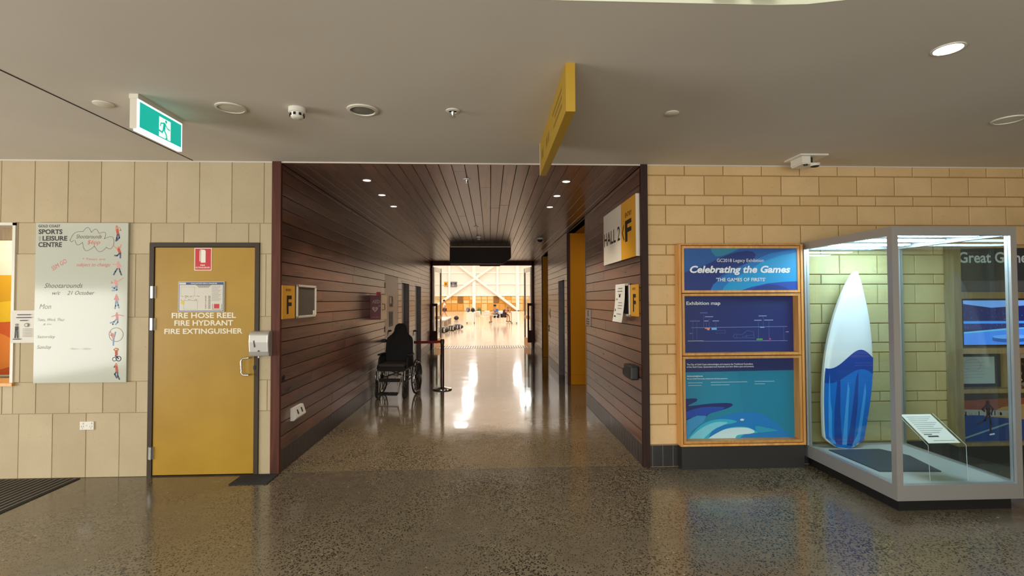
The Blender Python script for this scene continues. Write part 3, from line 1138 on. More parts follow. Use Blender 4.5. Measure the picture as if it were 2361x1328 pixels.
# little cartoon-free photographer pictogram: camera, body, legs
PN2.disc(mb, -4.452, 1.445, .012, 0, M_GREYINK, 12)
PN2.rect(mb, -4.464, -4.438, 1.40, 1.43, 0, M_INK)
PN2.line(mb, [(-4.458, 1.40), (-4.462, 1.322)], .011, 0, M_INK)
PN2.line(mb, [(-4.444, 1.40), (-4.438, 1.322)], .011, 0, M_INK)
PN2.rect(mb, -4.482, -4.412, 1.306, 1.314, 0, M_INK)
mb.build('print', t, recalc=False)

# ---- signs on the fire door
t = thing('fire_extinguisher_sign', 'small red fire extinguisher sign at the top of the mustard door', 'sign', (-2.762, -.006, 1.955))
mb = MB(); PD.slab(mb, -2.835, -2.673, 1.955, 2.172, .0, .003, mat('sign_white', '#e9e2d4', .45)); mb.build('plate', t)
mb = MB()
PD.rect(mb, -2.828, -2.680, 1.962, 2.165, .0036, M_RED)
PD.poly(mb, [(-2.775, 2.03), (-2.73, 2.03), (-2.73, 2.14), (-2.735, 2.15), (-2.745, 2.155), (-2.765, 2.155), (-2.772, 2.15), (-2.775, 2.14)], .0042, MATS['sign_white'])
PD.line(mb, [(-2.762, 2.15), (-2.775, 2.157), (-2.783, 2.145), (-2.783, 2.045)], .007, .0044, MATS['sign_white'])
PD.text(mb, 'FIRE', -2.778, -2.735, 1.998, 2.012, .0042, MATS['sign_white'], .02)
PD.text(mb, 'EXTINGUISHER', -2.822, -2.688, 1.975, 1.99, .0042, MATS['sign_white'], .02)
mb.build('print', t, recalc=False)

t = thing('evacuation_plan', 'framed evacuation plan with a blue header on the mustard door', 'plan', (-2.762, -.006, 1.553))
EX0, EX1, EZ0, EZ1 = -2.977, -2.547, 1.557, 1.848
mb = MB(); PD.slab(mb, EX0, EX1, EZ0, EZ1, 0, .012, mat('plan_frame', '#bfc2c4', .35)); mb.build('frame', t)
mb = MB()
PD.rect(mb, EX0 + .006, EX1 - .006, EZ0 + .006, EZ1 - .006, .0126, mat('plan_blue', '#39507d', .4))
PD.rect(mb, EX0 + .012, EX1 - .012, EZ0 + .012, EZ1 - .032, .0132, mat('plan_paper', '#cfc9bb', .4))
PD.rect(mb, EX0 + .010, EX0 + .072, EZ1 - .028, EZ1 - .01, .0133, MATS['plan_paper'])
PD.text(mb, 'EVACUATION SIGN & DIAGRAM', EX0 + .12, EX1 - .07, EZ1 - .025, EZ1 - .012, .0134, MATS['sign_white'], .01)


def ep(px, py):
    return (EX0 + (px - 265) / (868 - 265) * .43, EZ1 - (py - 518) / (930 - 518) * .291)


for x0, y0, x1, y1 in ((300, 590, 480, 590), (480, 590, 480, 700), (300, 590, 300, 700), (300, 715, 540, 715), (300, 775, 540, 775), (340, 780, 340, 890), (520, 780, 520, 900), (340, 895, 520, 895)):
    PD.line(mb, [ep(x0, y0), ep(x1, y1)], .0014, .0138, M_GREYINK)
rng = random.Random(3)
for k in range(46):
    px, py = rng.uniform(295, 535), rng.choice((715, 722, 740, 765, 778))
    a, c = ep(px, py)
    PD.rect(mb, a, a + .006, c, c + .004, .0139, rng.choice((M_INK, M_GREYINK, mat('plan_orange', '#b5622c', .5))))
PD.disc(mb, *ep(325, 803), .017, .0137, mat('plan_yellow', '#d9bc3a', .5), 14)
for k in range(11):
    a, c = ep(705, 585 + k * 19)
    PD.rect(mb, a, a + .085 - .01 * (k % 3), c, c + .0035, .0138, M_GREYINK)
for k in range(9):
    a, c = ep(620, 722 + k * 20)
    PD.rect(mb, a, a + .009, c, c + .006, .0138, M_RED if k in (4, 5) else M_INK)
    PD.rect(mb, a + .028, a + .05, c, c + .005, .0138, M_INK)
for k in range(3):
    a, c = ep(500 + 14 * k, 572 + 13 * k)
    PD.rect(mb, a, a + .14 - .02 * k, c, c + .004, .0138, M_INK)
PD.line(mb, [ep(718, 822), ep(718, 895), ep(838, 895), ep(838, 825)], .003, .0138, M_INK)
PD.rect(mb, *(ep(735, 0)[0], ep(805, 0)[0]), *(ep(0, 883)[1], ep(0, 822)[1]), .0138, M_RED)
mb.build('print', t, recalc=False)

# ---- towel / hand gel dispenser on the narrow strip of wall
t = thing('soap_dispenser', 'silver wall dispenser between the mustard door and the corridor post', 'dispenser', (-2.186, 0, 1.13))
mb = MB()
prof = [(0, 1.375), (-.07, 1.37), (-.098, 1.345), (-.105, 1.27), (-.095, 1.18), (-.075, 1.135), (0, 1.13)]
n = len(prof)
vv = [(x, y, z) for x in (-2.278, -2.094) for y, z in prof]
mb.raw(vv, [tuple(range(n))[::-1], tuple(range(n, 2 * n))] + [(i, (i + 1) % n, n + (i + 1) % n, n + i) for i in range(n)], mat('dispenser_silver', '#c9c7c2', .35, .5))
o = mb.build('housing', t)
bv = o.modifiers.new('b', 'BEVEL'); bv.width = .012; bv.segments = 3
mb = MB()
PS = Pl((0, -0.1065, 0), (1, 0, 0), (0, 0, 1))
mb.obox((-2.222, -.1035, 1.255), (.004, 0, .004), (0, .004, 0), (-.004, 0, .03), M_BLACK)
mb.build('keyhole', t)
mb = MB(); mb.lathe((-2.183, -.098, 1.187), [(.007, 0), (.007, -.006)], M_BLACK, 12, 'y'); mb.build('sensor', t)
mb = MB(); mb.tube([(-2.2, -.06, 1.135), (-2.2, -.06, 1.118)], .007, M_PLAST); mb.build('spout', t, True)


# ---- power outlets
def outlet(name, label, P, u, v, wd, hh):
    t = thing(name, label, 'outlet', P.p(u, v - hh / 2, 0))
    m = MB(); P.slab(m, u - wd / 2, u + wd / 2, v - hh / 2, v + hh / 2, 0, .011, M_PLAST)
    o = m.build('plate', t)
    bv = o.modifiers.new('b', 'BEVEL'); bv.width = .003; bv.segments = 2
    for du in (-.3, .3):
        m = MB()
        for ax, ang in ((-.009, .5), (.009, -.5)):
            cu, cv = u + du * wd + ax, v - hh * .08
            P.line(m, [(cu - .004 * math.sin(ang), cv - .005), (cu + .004 * math.sin(ang), cv + .005)], .003, .0118, M_BLACK)
        P.line(m, [(u + du * wd, v - hh * .34), (u + du * wd, v - hh * .22)], .003, .0118, M_BLACK)
        m.build('socket', t, recalc=False)
        m = MB(); P.slab(m, u + du * wd - .008, u + du * wd + .008, v + hh * .18, v + hh * .38, .011, .016, M_CREAM); m.build('rocker', t)
    m = MB(); P.disc(m, u, v + .002, .004, .0116, M_GREYINK, 8); m.build('screw_cover', t, recalc=False)
    return t


outlet('wall_outlet', 'white double power outlet low on the left block wall', FRONT, -3.805, .489, .128, .078)
t = thing('angled_outlet', 'white angled outlet box on the corridor boards near the left post', 'outlet', (XL, .4, .44))
mb = MB()
pf = [(0, .44), (.035, .44), (.062, .47), (.03, .566), (0, .566)]
vv = [(XL + a, y, z) for y in (.265, .53) for a, z in pf]
mb.raw(vv, [tuple(range(5))[::-1], tuple(range(5, 10))] + [(i, (i + 1) % 5, 5 + (i + 1) % 5, 5 + i) for i in range(5)], M_PLAST)
mb.build('housing', t)
nrm = Vector((.096, 0, .032)).normalized()
for yy in (.34, .45):
    mb = MB()
    mb.obox(Vector((XL + .046, yy, .518)) + nrm * .002, Vector((0, .011, 0)), Vector((-.032, 0, .096)).normalized() * .024, nrm * .002, M_BLACK)
    mb.build('socket', t)
t = tag(MB.build((lambda q: (q.lathe((XL + .001, .085, .905), [(.03, 0), (.03, .006), (.02, .01)], M_BLACK, 16, 'x'), q)[1])(MB()), 'cover_plate', None, True),
        'small black round cover low on the corridor boards beside the left post', 'cover')
t.scale = (1, 1, 1)

# ================================================================== CORRIDOR, LEFT SIDE
def entry_plate(P, u0, u1, v0, v1, name, label, tabx):
    t = thing(name, label, 'sign', P.p((u0 + u1) / 2, v0, 0))
    m = MB(); P.slab(m, u0, u1, v0, v1, .002, .014, M_SIGNY); m.build('plate', t)
    m = MB()
    wd, hh = u1 - u0, v1 - v0
    P.words('lettering', t, 'ENTRY', u0 + wd * .25, u0 + wd * .70, v0 + hh * .83, v0 + hh * .90, .0148, M_INK, .01)
    P.words('lettering', t, 'F', u0 + wd * .32, u0 + wd * .72, v0 + hh * .14, v0 + hh * .70, .0148, M_INK, .03)
    return t


entry_plate(LEFTW, .02, .33, 1.482, 1.812, 'entry_sign', 'yellow ENTRY F plate beside the left post of the corridor', 0)
t = thing('notice_frame', 'pale snap frame with an empty dark backing on the left corridor wall', 'frame', (XL, .655, 1.47))
fu0, fu1, fv0, fv1 = .375, .955, 1.475, 1.83
mb = MB(); LEFTW.slab(mb, fu0 + .03, fu1 - .03, fv0 + .02, fv1 - .02, .001, .008, mat('frame_backing', '#4c443b', .5)); mb.build('backing', t)
for nm, a, c, e, g in (('rail', fu0, fu1, fv0, fv0 + .026), ('rail', fu0, fu1, fv1 - .026, fv1), ('stile', fu0, fu0 + .034, fv0, fv1), ('stile', fu1 - .034, fu1, fv0, fv1)):
    mb = MB(); LEFTW.slab(mb, a, c, e, g, .001, .022, mat('frame_silver', '#cfc4b2', .35, .3))
    o = mb.build(nm, t); bv = o.modifiers.new('b', 'BEVEL'); bv.width = .006; bv.segments = 2
mb = MB(); LEFTW.slab(mb, fu1 - .085, fu1 - .04, fv0 + .03, fv0 + .075, .008, .010, M_PAPER); mb.build('sticker', t)

# AED cabinet
t = thing('defibrillator_cabinet', 'shade-darkened red AED cabinet with a cream door on the left corridor wall', 'cabinet', (XL, 3.82, 1.33))
ax0, ax1, ay0, ay1, az0, az1 = XL, -1.832, 3.62, 4.05, 1.335, 1.75
mb = MB(); mb.box(ax0, ax1 - .016, ay0, ay1, az0, az1, M_AEDRED); mb.build('body', t)
mb = MB(); mb.box(ax1 - .014, ax1, ay0 - .002, ay1 + .002, az0, az1, mat('cabinet_door_cream', '#d8c9a4', .3)); mb.build('door', t)
mb = MB()
mb.tube([(ax1, ay0 + .05, 1.5), (ax1 + .04, ay0 + .05, 1.5), (ax1 + .04, ay0 + .05, 1.6), (ax1, ay0 + .05, 1.6)], .007, M_DKSTEEL)
mb.build('handle', t, True)
mb = MB(); mb.box(ax0 + .10, ax0 + .165, ay0 + .03, ay0 + .1, az1, az1 + .055, M_RED); mb.build('alarm', t)
PA = Pl((0, ay0, 0), (1, 0, 0), (0, 0, 1))
mb = MB()
pale = mat('cabinet_print', '#b9a39b', .5)
PA.words('lettering', t, 'AED', XL + .035, ax1 - .03, 1.612, 1.672, .001, pale, .02)
hx, hz = XL + .085, 1.515
heart = []
for k in range(24):
    a = 2 * PI * k / 24
    heart.append((hx + .052 * math.sin(a) ** 3, hz + .0033 * (13 * math.cos(a) - 5 * math.cos(2 * a) - 2 * math.cos(3 * a) - math.cos(4 * a))))
PA.poly(mb, heart, .001, pale)
PA.poly(mb, [(hx + .008, hz + .03), (hx - .018, hz - .008), (hx - .002, hz - .006), (hx - .008, hz - .038), (hx + .018, hz + .004), (hx + .003, hz + .002)], .0015, M_AEDRED)
PA.rect(mb, hx + .055, hx + .085, hz + .049, hz + .057, .001, pale); PA.rect(mb, hx + .066, hx + .074, hz + .038, hz + .068, .001, pale)
PA.words('lettering', t, 'Defibrillator', XL + .03, ax1 - .03, 1.372, 1.388, .001, pale, 0)
mb.build('heart_emblem', t, recalc=False)

# notices on the cupboard door
PC = Pl((XL - .002, 0, 0), (0, 1, 0), (0, 0, 1))
t = thing('colour_notice', 'small yellow and white notice on the flush cupboard door', 'notice', (XL, 5.43, 1.53))
mb = MB(); PC.slab(mb, 5.25, 5.61, 1.53, 1.745, 0, .004, M_PAPER); mb.build('sheet', t)
mb = MB(); PC.rect(mb, 5.27, 5.45, 1.60, 1.73, .0046, M_SIGNY); PC.rect(mb, 5.47, 5.59, 1.64, 1.72, .0046, M_GREYINK); PC.rect(mb, 5.3, 5.58, 1.55, 1.58, .0046, M_INK); mb.build('print', t, recalc=False)
t = thing('framed_notice', 'narrow black edged notice under the yellow one on the cupboard door', 'notice', (XL, 5.43, 1.12))
mb = MB(); PC.slab(mb, 5.25, 5.61, 1.125, 1.44, 0, .006, M_CHAR); mb.build('frame', t)
mb = MB(); PC.slab(mb, 5.27, 5.59, 1.14, 1.425, .006, .008, M_PAPER); mb.build('sheet', t)
mb = MB()
for k in range(7):
    PC.rect(mb, 5.30, 5.55 - .03 * (k % 3), 1.39 - k * .034, 1.402 - k * .034, .0086, M_GREYINK)
mb.build('print', t, recalc=False)

# stanchion with red belt, and the wall clip
t = thing('barrier_post', 'dark metal barrier post with a round base beside the wheelchair', 'barrier', (-.89, 4.46, 0))
mb = MB(); mb.lathe((-.89, 4.46, 0), [(.175, 0), (.178, .012), (.172, .022), (.06, .042), (.03, .05)], M_CHROME, 32); mb.build('base', t, True)
mb = MB(); mb.lathe((-.89, 4.46, .048), [(.0335, 0), (.0335, .80), (.03, .805)], mat('post_brown', '#4a3430', .3, .5), 20); mb.build('post', t, True)
mb = MB(); mb.lathe((-.89, 4.46, .85), [(.038, 0), (.038, .075), (.03, .085)], M_CHAR, 20); mb.build('cassette', t, True)
cx, cy_, cz = XL, 4.72, .895
mb = MB()
A, B_ = Vector((-.92, 4.47, .888)), Vector((cx + .05, cy_, .888))
for k in range(8):
    p, q = A.lerp(B_, k / 8), A.lerp(B_, (k + 1) / 8)
    s0, s1 = -.02 * math.sin(PI * k / 8), -.02 * math.sin(PI * (k + 1) / 8)
    c_ = (p + q) / 2 + Vector((0, 0, (s0 + s1) / 2))
    mb.obox(c_, (q - p) / 2 + Vector((0, 0, (s1 - s0) / 2)), Vector((0, .0015, 0)), Vector((0, 0, .024)), M_BELT)
mb.build('belt', t)
t = thing('belt_wall_clip', 'small black belt clip on the left corridor wall behind the wheelchair', 'clip', (cx, cy_, .86))
mb = MB(); mb.box(cx, cx + .03, cy_ - .035, cy_ + .035, .86, .93, M_BLACK); mb.build('bracket', t)
mb = MB(); mb.lathe((cx + .03, cy_, .895), [(.03, 0), (.025, .025), (.012, .03)], M_BLACK, 14, 'x'); mb.build('knob', t, True)

# ---- wheelchair
wc = thing('wheelchair', 'black transport wheelchair with a tall headrest cover parked by the left wall', 'wheelchair', (-1.625, 4.12, 0), math.radians(-7))


def wpart(mb, name, parent=None, smooth=True):
    return mb.build(name, parent or wc, smooth, local=True)


mb = MB()
for s in (-1, 1):
    x = .235 * s
    mb.tube([(x, .08, 1.02), (x, .06, .6), (x, .05, .30)], .0125, M_STEEL)             # back post
    mb.tube([(x, .05, .48), (x, -.40, .48), (x, -.45, .46), (x, -.47, .30)], .0125, M_STEEL)   # seat rail, front leg
    mb.tube([(x, .05, .30), (x, -.40, .27), (x, -.46, .24)], .0115, M_STEEL)
    mb.tube([(x, -.05, .48), (x, -.05, .29)], .010, M_STEEL)
mb.tube([(-.235, .05, .32), (.235, .05, .32)], .01, M_STEEL)
wpart(mb, 'frame')
mb = MB()
mb.tube([(-.22, -.15, .31), (.22, -.15, .47)], .011, M_DKSTEEL); mb.tube([(.22, -.17, .31), (-.22, -.17, .47)], .011, M_DKSTEEL)
wpart(mb, 'cross_brace')
mb = MB()
mb.box(-.235, .235, -.46, .04, .455, .52, M_FABRIC)
o = wpart(mb, 'seat', None, False)
mb = MB(); mb.box(-.228, .228, -.47, .02, .52, .578, M_SEATF)
o = wpart(mb, 'cushion', None, False); bv = o.modifiers.new('b', 'BEVEL'); bv.width = .025; bv.segments = 3
mb = MB()
out = [(-.235, .575), (-.245, .75), (-.24, .92), (-.215, 1.0), (-.15, 1.055), (-.115, 1.10), (-.105, 1.16), (-.085, 1.215), (-.04, 1.245), (.04, 1.245), (.085, 1.215), (.105, 1.16), (.115, 1.10), (.15, 1.055), (.215, 1.0), (.24, .92), (.245, .75), (.235, .575)]
n = len(out)


def yb(z, x): return .03 + (z - .57) * .09 + .05 * (x / .25) ** 2 * -1


vv = [(a, yb(c, a) - .035, c) for a, c in out] + [(a, yb(c, a) + .045, c) for a, c in out]
mb.raw(vv, [tuple(range(n)), tuple(range(n, 2 * n))[::-1]] + [(i, n + i, n + (i + 1) % n, (i + 1) % n) for i in range(n)], M_FABRIC)
o = wpart(mb, 'backrest', None, False); bv = o.modifiers.new('b', 'BEVEL'); bv.width = .018; bv.segments = 3; bv.angle_limit = math.radians(50)
for s in (-1, 1):
    mb = MB()
    mb.box(.255 * s - .03, .255 * s + .03, -.33, -.05, .705, .735, M_BLACK)
    o = wpart(mb, 'armrest', None, False); bv = o.modifiers.new('b', 'BEVEL'); bv.width = .01; bv.segments = 2
    mb = MB()
    mb.tube([(.25 * s, .06, .70), (.25 * s, -.26, .70), (.25 * s, -.33, .67), (.25 * s, -.37, .60), (.25 * s, -.37, .48)], .011, M_BLACK)
    wpart(mb, 'arm_tube', o)
    mb = MB(); mb.box(.245 * s - .003, .245 * s + .003, -.33, .02, .50, .69, M_FABRIC); wpart(mb, 'side_guard', o, False)
    mb = MB()
    mb.tube([(.235 * s, .08, 1.0), (.235 * s, .085, 1.08), (.235 * s, .11, 1.105), (.235 * s, .22, 1.105)], .012, M_STEEL)
    h_ = wpart(mb, 'push_handle')
    mb = MB(); mb.tube([(.235 * s, .12, 1.105), (.235 * s, .235, 1.103)], .017, M_RUBBER); wpart(mb, 'grip', h_)
    # rear wheel
    X = .31 * s
    R_ = .305
    mb = MB(); mb.tube([(X, R_ * .96 * math.cos(2 * PI * k / 40), R_ + R_ * .96 * math.sin(2 * PI * k / 40)) for k in range(40)], .0135, M_RUBBER, 8, closed=True)
    wh = wpart(mb, 'wheel')
    mb = MB(); mb.tube([(X, .272 * math.cos(2 * PI * k / 40), R_ + .272 * math.sin(2 * PI * k / 40)) for k in range(40)], .009, M_CHROME, 6, closed=True); wpart(mb, 'rim', wh)
    mb = MB(); mb.tube([(X + .032 * s, .255 * math.cos(2 * PI * k / 40), R_ + .255 * math.sin(2 * PI * k / 40)) for k in range(40)], .009, M_CHROME, 8, closed=True); wpart(mb, 'hand_rim', wh)
    mb = MB()
    for k in range(9):
        a = 2 * PI * k / 9
        mb.tube([(X + .01 * s, .03 * math.cos(a), R_ + .03 * math.sin(a)), (X, .27 * math.cos(a), R_ + .27 * math.sin(a))], .007, M_BLACK, 6)
    wpart(mb, 'spokes', wh)
    mb = MB(); mb.lathe((X - .03, 0, R_), [(.02, 0), (.034, .015), (.034, .045), (.02, .06)], M_DKSTEEL, 16, 'x'); wpart(mb, 'hub', wh)
    # caster
    XC = .235 * s
    mb = MB(); mb.tube([(XC, -.47 + .082 * math.cos(2 * PI * k / 24), .097 + .082 * math.sin(2 * PI * k / 24)) for k in range(24)], .015, M_RUBBER, 8, closed=True)
    ca = wpart(mb, 'caster')
    mb = MB(); mb.lathe((XC - .012, -.47, .097), [(.074, 0), (.03, -.004), (.03, .028), (.074, .024)], M_CHAR, 20, 'x'); wpart(mb, 'caster_disc', ca)
    mb = MB()
    for d in (-.024, .024):
        mb.tube([(XC + d, -.47, .097), (XC + d, -.475, .205)], .007, M_BLACK, 8)
    mb.box(XC - .03, XC + .03, -.50, -.45, .2, .215, M_BLACK); mb.tube([(XC, -.475, .21), (XC, -.475, .31)], .012, M_BLACK)
    wpart(mb, 'fork', ca)
    # leg rest
    mb = MB(); mb.tube([(.20 * s, -.46, .44), (.19 * s, -.54, .32), (.165 * s, -.60, .12)], .0115, M_CHROME)
    lr = wpart(mb, 'leg_rest')
    mb = MB(); mb.obox((.085 * s, -.61, .105), (.08, 0, 0), (0, .065, .01), (0, 0, .008), M_BLACK); wpart(mb, 'footplate', lr, False)
    mb = MB(); mb.tube([(.28 * s, -.30, .40), (.285 * s, -.27, .46), (.285 * s, -.30, .50)], .008, M_DKSTEEL); wpart(mb, 'brake_lever')
mb = MB(); mb.box(-.2, .2, -.515, -.505, .285, .345, M_FABRIC); wpart(mb, 'calf_strap', None, False)

# ================================================================== CORRIDOR, RIGHT SIDE
t = thing('hall_sign', 'large cream and yellow HALL 2 entry F sign on the right corridor wall', 'sign', (XR, .78, 2.10))
q0, q1, qv0, qv1 = -1.49, -.062, 2.10, 2.735
mb = MB(); RIGHTW.slab(mb, q0, q1, qv0, qv1, .012, .03, M_CHAR); mb.build('backing', t)
mb = MB(); RIGHTW.slab(mb, q0, -.627, qv0, qv1, .03, .036, M_SIGNW); mb.build('cream_panel', t)
mb = MB(); RIGHTW.slab(mb, -.627, q1, qv0, qv1, .03, .036, M_SIGNY); mb.build('yellow_panel', t)
mb = MB(); RIGHTW.slab(mb, q1, q1 + .012, qv0, qv1, .0, .038, M_SIGNW); mb.build('edge_strip', t)
mb = MB()
RIGHTW.words('lettering', t, 'HALL 2', -1.455, -.675, 2.335, 2.50, .0368, M_INK, .012)
RIGHTW.words('lettering', t, 'F', -.46, -.215, 2.285, 2.515, .0368, M_INK, .03)
RIGHTW.words('lettering', t, 'ENTRY', -.455, -.205, 2.55, 2.60, .0368, M_INK, .012)
RIGHTW.line(mb, [(-.505, 2.475), (-.575, 2.40), (-.505, 2.315)], .022, .0368, M_INK)
mb.build('arrow', t, recalc=False)

entry_plate(RIGHTW, -.345, -.085, 1.485, 1.815, 'entry_sign', 'yellow ENTRY F plate beside the right post of the corridor', 0)
t = thing('clip_frame', 'black and silver snap frame behind the curling notice on the right corridor wall', 'frame', (XR, .66, 1.47))
a0, a1, c0, c1 = -.97, -.37, 1.475, 1.835
mb = MB(); RIGHTW.slab(mb, a0 + .03, a1 - .03, c0 + .02, c1 - .02, .001, .008, M_BLACK); mb.build('backing', t)
for nm, a, c, e, g in (('rail', a0, a1, c0, c0 + .026), ('rail', a0, a1, c1 - .026, c1), ('stile', a0, a0 + .034, c0, c1), ('stile', a1 - .034, a1, c0, c1)):
    mb = MB(); RIGHTW.slab(mb, a, c, e, g, .001, .024, MATS['frame_silver'])
    o = mb.build(nm, t); bv = o.modifiers.new('b', 'BEVEL'); bv.width = .006; bv.segments = 2
t = thing('hanging_notice', 'white printed sheet curling off the snap frame on the right wall', 'notice', (XR - .03, .7, 1.41))
mb = MB()
vv = []
for i in range(9):
    v_ = 1.405 + (1.835 - 1.405) * i / 8
    d = .028 + .05 * (1 - i / 8) ** 2
    for u_ in (-.93 + .03 * (1 - i / 8), -.52 + .03 * (1 - i / 8)):
        vv.append(RIGHTW.p(u_, v_, d))
mb.raw(vv, [(2 * i, 2 * i + 1, 2 * i + 3, 2 * i + 2) for i in range(8)], M_PAPER)
mb.build('sheet', t, True, recalc=False)
mb = MB()
for k, (a, c, hh, m) in enumerate(((-.80, -.62, .012, M_GREYINK), (-.83, -.62, .012, M_GREYINK), (-.78, -.66, .008, M_GREYINK), (-.75, -.69, .03, M_INK), (-.86, -.80, .02, M_GREYINK), (-.76, -.60, .008, M_GREYINK),
                                   (-.76, -.58, .008, M_GREYINK), (-.76, -.58, .008, M_GREYINK), (-.86, -.83, .03, M_INK), (-.76, -.58, .008, M_GREYINK), (-.86, -.78, .016, M_INK))):
    v_ = 1.78 - k * .032
    d = .030 + .05 * ((1.835 - v_) / .43) ** 2
    mb.face([RIGHTW.p(a, v_, d), RIGHTW.p(c, v_, d), RIGHTW.p(c, v_ + hh, d), RIGHTW.p(a, v_ + hh, d)], m)
mb.build('print', t, recalc=False)
t = thing('door_holder', 'black box shaped door holder low on the right corridor wall', 'holder', (XR, .27, .83))
mb = MB(); RIGHTW.slab(mb, -.40, -.12, .835, .975, .0, .085, M_BLACK)
o = mb.build('housing', t); bv = o.modifiers.new('b', 'BEVEL'); bv.width = .015; bv.segments = 3
mb = MB(); RIGHTW.slab(mb, -.44, -.40, .855, .92, .03, .085, M_BLACK); mb.build('catch', t)
t = thing('braille_sign', 'small grey sign with dark pictograms beside the near ochre passage', 'sign', (XR, 2.7, 1.25))
mb = MB(); RIGHTW.slab(mb, -2.9, -2.52, 1.26, 1.5, .001, .008, mat('sign_grey', '#9c938a', .4)); mb.build('plate', t)
mb = MB()
RIGHTW.line(mb, [(-2.70, 1.48), (-2.70, 1.42)], .05, .0086, M_INK)
for k in range(3):
    for uu_ in (-2.84, -2.71):
        RIGHTW.rect(mb, uu_, uu_ + .09, 1.28 + .035 * k, 1.30 + .035 * k, .0086, M_INK)
mb.build('print', t, recalc=False)
t = thing('switch_plate', 'pale switch plate with a dark button between the ochre passages', 'switch', (XR, 7.7, 1.0))
mb = MB(); RIGHTW.slab(mb, -7.85, -7.6, 1.2, 1.44, .001, .008, MATS['sign_grey']); mb.build('plate', t)
mb = MB(); RIGHTW.slab(mb, -7.80, -7.72, 1.27, 1.36, .008, .012, M_INK); mb.build('button', t)
t = thing('key_switch', 'two dark key switches under the pale switch plate', 'switch', (XR, 7.9, .85))
mb = MB(); RIGHTW.slab(mb, -8.0, -7.82, .85, 1.02, .001, .01, MATS['sign_grey']); mb.build('plate', t)
mb = MB(); RIGHTW.slab(mb, -7.97, -7.86, .95, 1.01, .01, .02, M_BLACK); mb.build('key_barrel', t)
mb = MB(); RIGHTW.slab(mb, -7.97, -7.86, .86, .90, .01, .02, M_BLACK); mb.build('key_barrel', t)

# ================================================================== FAR DOORS AND BULKHEAD
def hall_door(s, label):
    hx = -1.955 if s < 0 else 1.44
    ex = -1.79 if s < 0 else 1.275
    y0, y1 = YE + .17, YE + 1.15
    t = thing('glazed_door', label, 'door', (hx, y0, 0))
    d = Vector((ex - hx, y1 - y0, 0))
    nn = Vector((-d.y, d.x, 0)).normalized() * .02

    def sl(name, a, c, z0, z1, m, th=1.0):
        q = MB()
        p0, p1 = Vector((hx, y0, 0)) + d * a, Vector((hx, y0, 0)) + d * c
        q.obox((p0 + p1) / 2 + Vector((0, 0, (z0 + z1) / 2)), (p1 - p0) / 2, nn * th, (0, 0, (z1 - z0) / 2), m)
        return q.build(name, t)
    sl('stile', 0, .10, .01, 2.82, M_WHITE); sl('stile', .90, 1, .01, 2.82, M_CHAR)
    sl('rail', .10, .90, 2.66, 2.82, M_WHITE); sl('rail', .10, .90, .01, .30, M_PINE); sl('rail', .10, .90, .98, 1.10, M_PINE)
    sl('glass_pane', .10, .90, .30, .98, M_GLASS, .3); sl('glass_pane', .10, .90, 1.10, 2.66, M_GLASS, .3)
    # slotted timber pull
    PX = -1.90 if s < 0 else 1.395
    yh = YE - .12
    q = MB()
    for a, c, e, g in ((PX - .11, PX - .05, .2, 1.55), (PX + .05, PX + .11, .2, 1.55), (PX - .05, PX + .05, 1.46, 1.55), (PX - .05, PX + .05, .2, .62)):
        q.box(a, c, yh, yh + .05, e, g, M_POST)
    q.build('pull_plate', t)
    q = MB()
    q.box(PX - .08, PX - .05, yh + .05, y0 + .05, .9, 1.0, M_CHAR)
    q.build('pull_bracket', t)
    return t


hall_door(-1, 'left glazed hall door folded open, with a slotted timber pull')
hall_door(1, 'right glazed hall door folded open, with a slotted timber pull')
t = thing('hanging_bulkhead', 'dark chamfered box hanging under the timber ceiling before the hall', 'bulkhead', (-.23, 7.45, 2.56))
BK = Pl((0, 7.3, 0), (1, 0, 0), (0, 0, 1))
M_BULK = mat('bulkhead_brown', '#2c2017', .6, spec=.2)
mb = MB()
BK.prism(mb, [(-.98, 2.555), (.33, 2.555), (.52, 2.70), (.52, 2.985), (-.98, 2.985)], -.30, 0, M_BULK)
mb.build('box', t)
mb = MB(); mb.box(-.97, .51, 7.285, 7.3, 2.955, 2.975, mat('lit_edge', '#b9a48a', .3)); mb.build('top_highlight', t)  # pale strip paints in the light along the top edge

# ================================================================== LOBBY CEILING ITEMS
t = thing('exit_sign', 'green running man exit light box on the lobby ceiling', 'sign', (-2.32, -1.35, 2.785))
ex0, ex1, ey0, ey1 = -2.346, -2.296, -1.585, -1.112
mb = MB(); mb.box(ex0 - .004, ex1 + .004, ey0 - .004, ey1 + .004, 2.985, H, M_CREAM); mb.build('ceiling_plate', t)
mb = MB(); mb.box(ex0, ex1 - .006, ey0, ey1, 2.79, 2.985, M_CREAM); mb.build('housing', t)
E_EDGE = mat('exit_edge_light', '#e9fbf6', .4, emit=1.3)
E_GREEN = mat('exit_green', '#10b2a0', .4, emit=.75)
E_WHITE = mat('exit_white', '#dff7ea', .4, emit=.9)
mb = MB(); mb.box(ex1 - .006, ex1, ey0 + .002, ey1 - .002, 2.788, 2.984, E_EDGE); mb.box(ex0 + .02, ex1, ey0 + .006, ey1 - .002, 2.776, 2.787, E_EDGE); mb.build('light_edge', t)
PE = Pl((ex1, 0, 0), (0, 1, 0), (0, 0, 1))
mb = MB()
PE.rect(mb, ey0 + .018, ey1 - .014, 2.803, 2.972, .0006, E_GREEN)
c0 = -1.375
PE.rect(mb, c0, c0 + .125, 2.81, 2.948, .0012, E_WHITE)
mb.build('panel', t, recalc=False)
mb = MB()
PE.disc(mb, c0 + .073, 2.932, .011, .0018, E_GREEN, 12)
PE.line(mb, [(c0 + .058, 2.912), (c0 + .05, 2.868)], .026, .0018, E_GREEN)
PE.line(mb, [(c0 + .05, 2.915), (c0 + .018, 2.905), (c0 + .012, 2.885)], .009, .0018, E_GREEN)
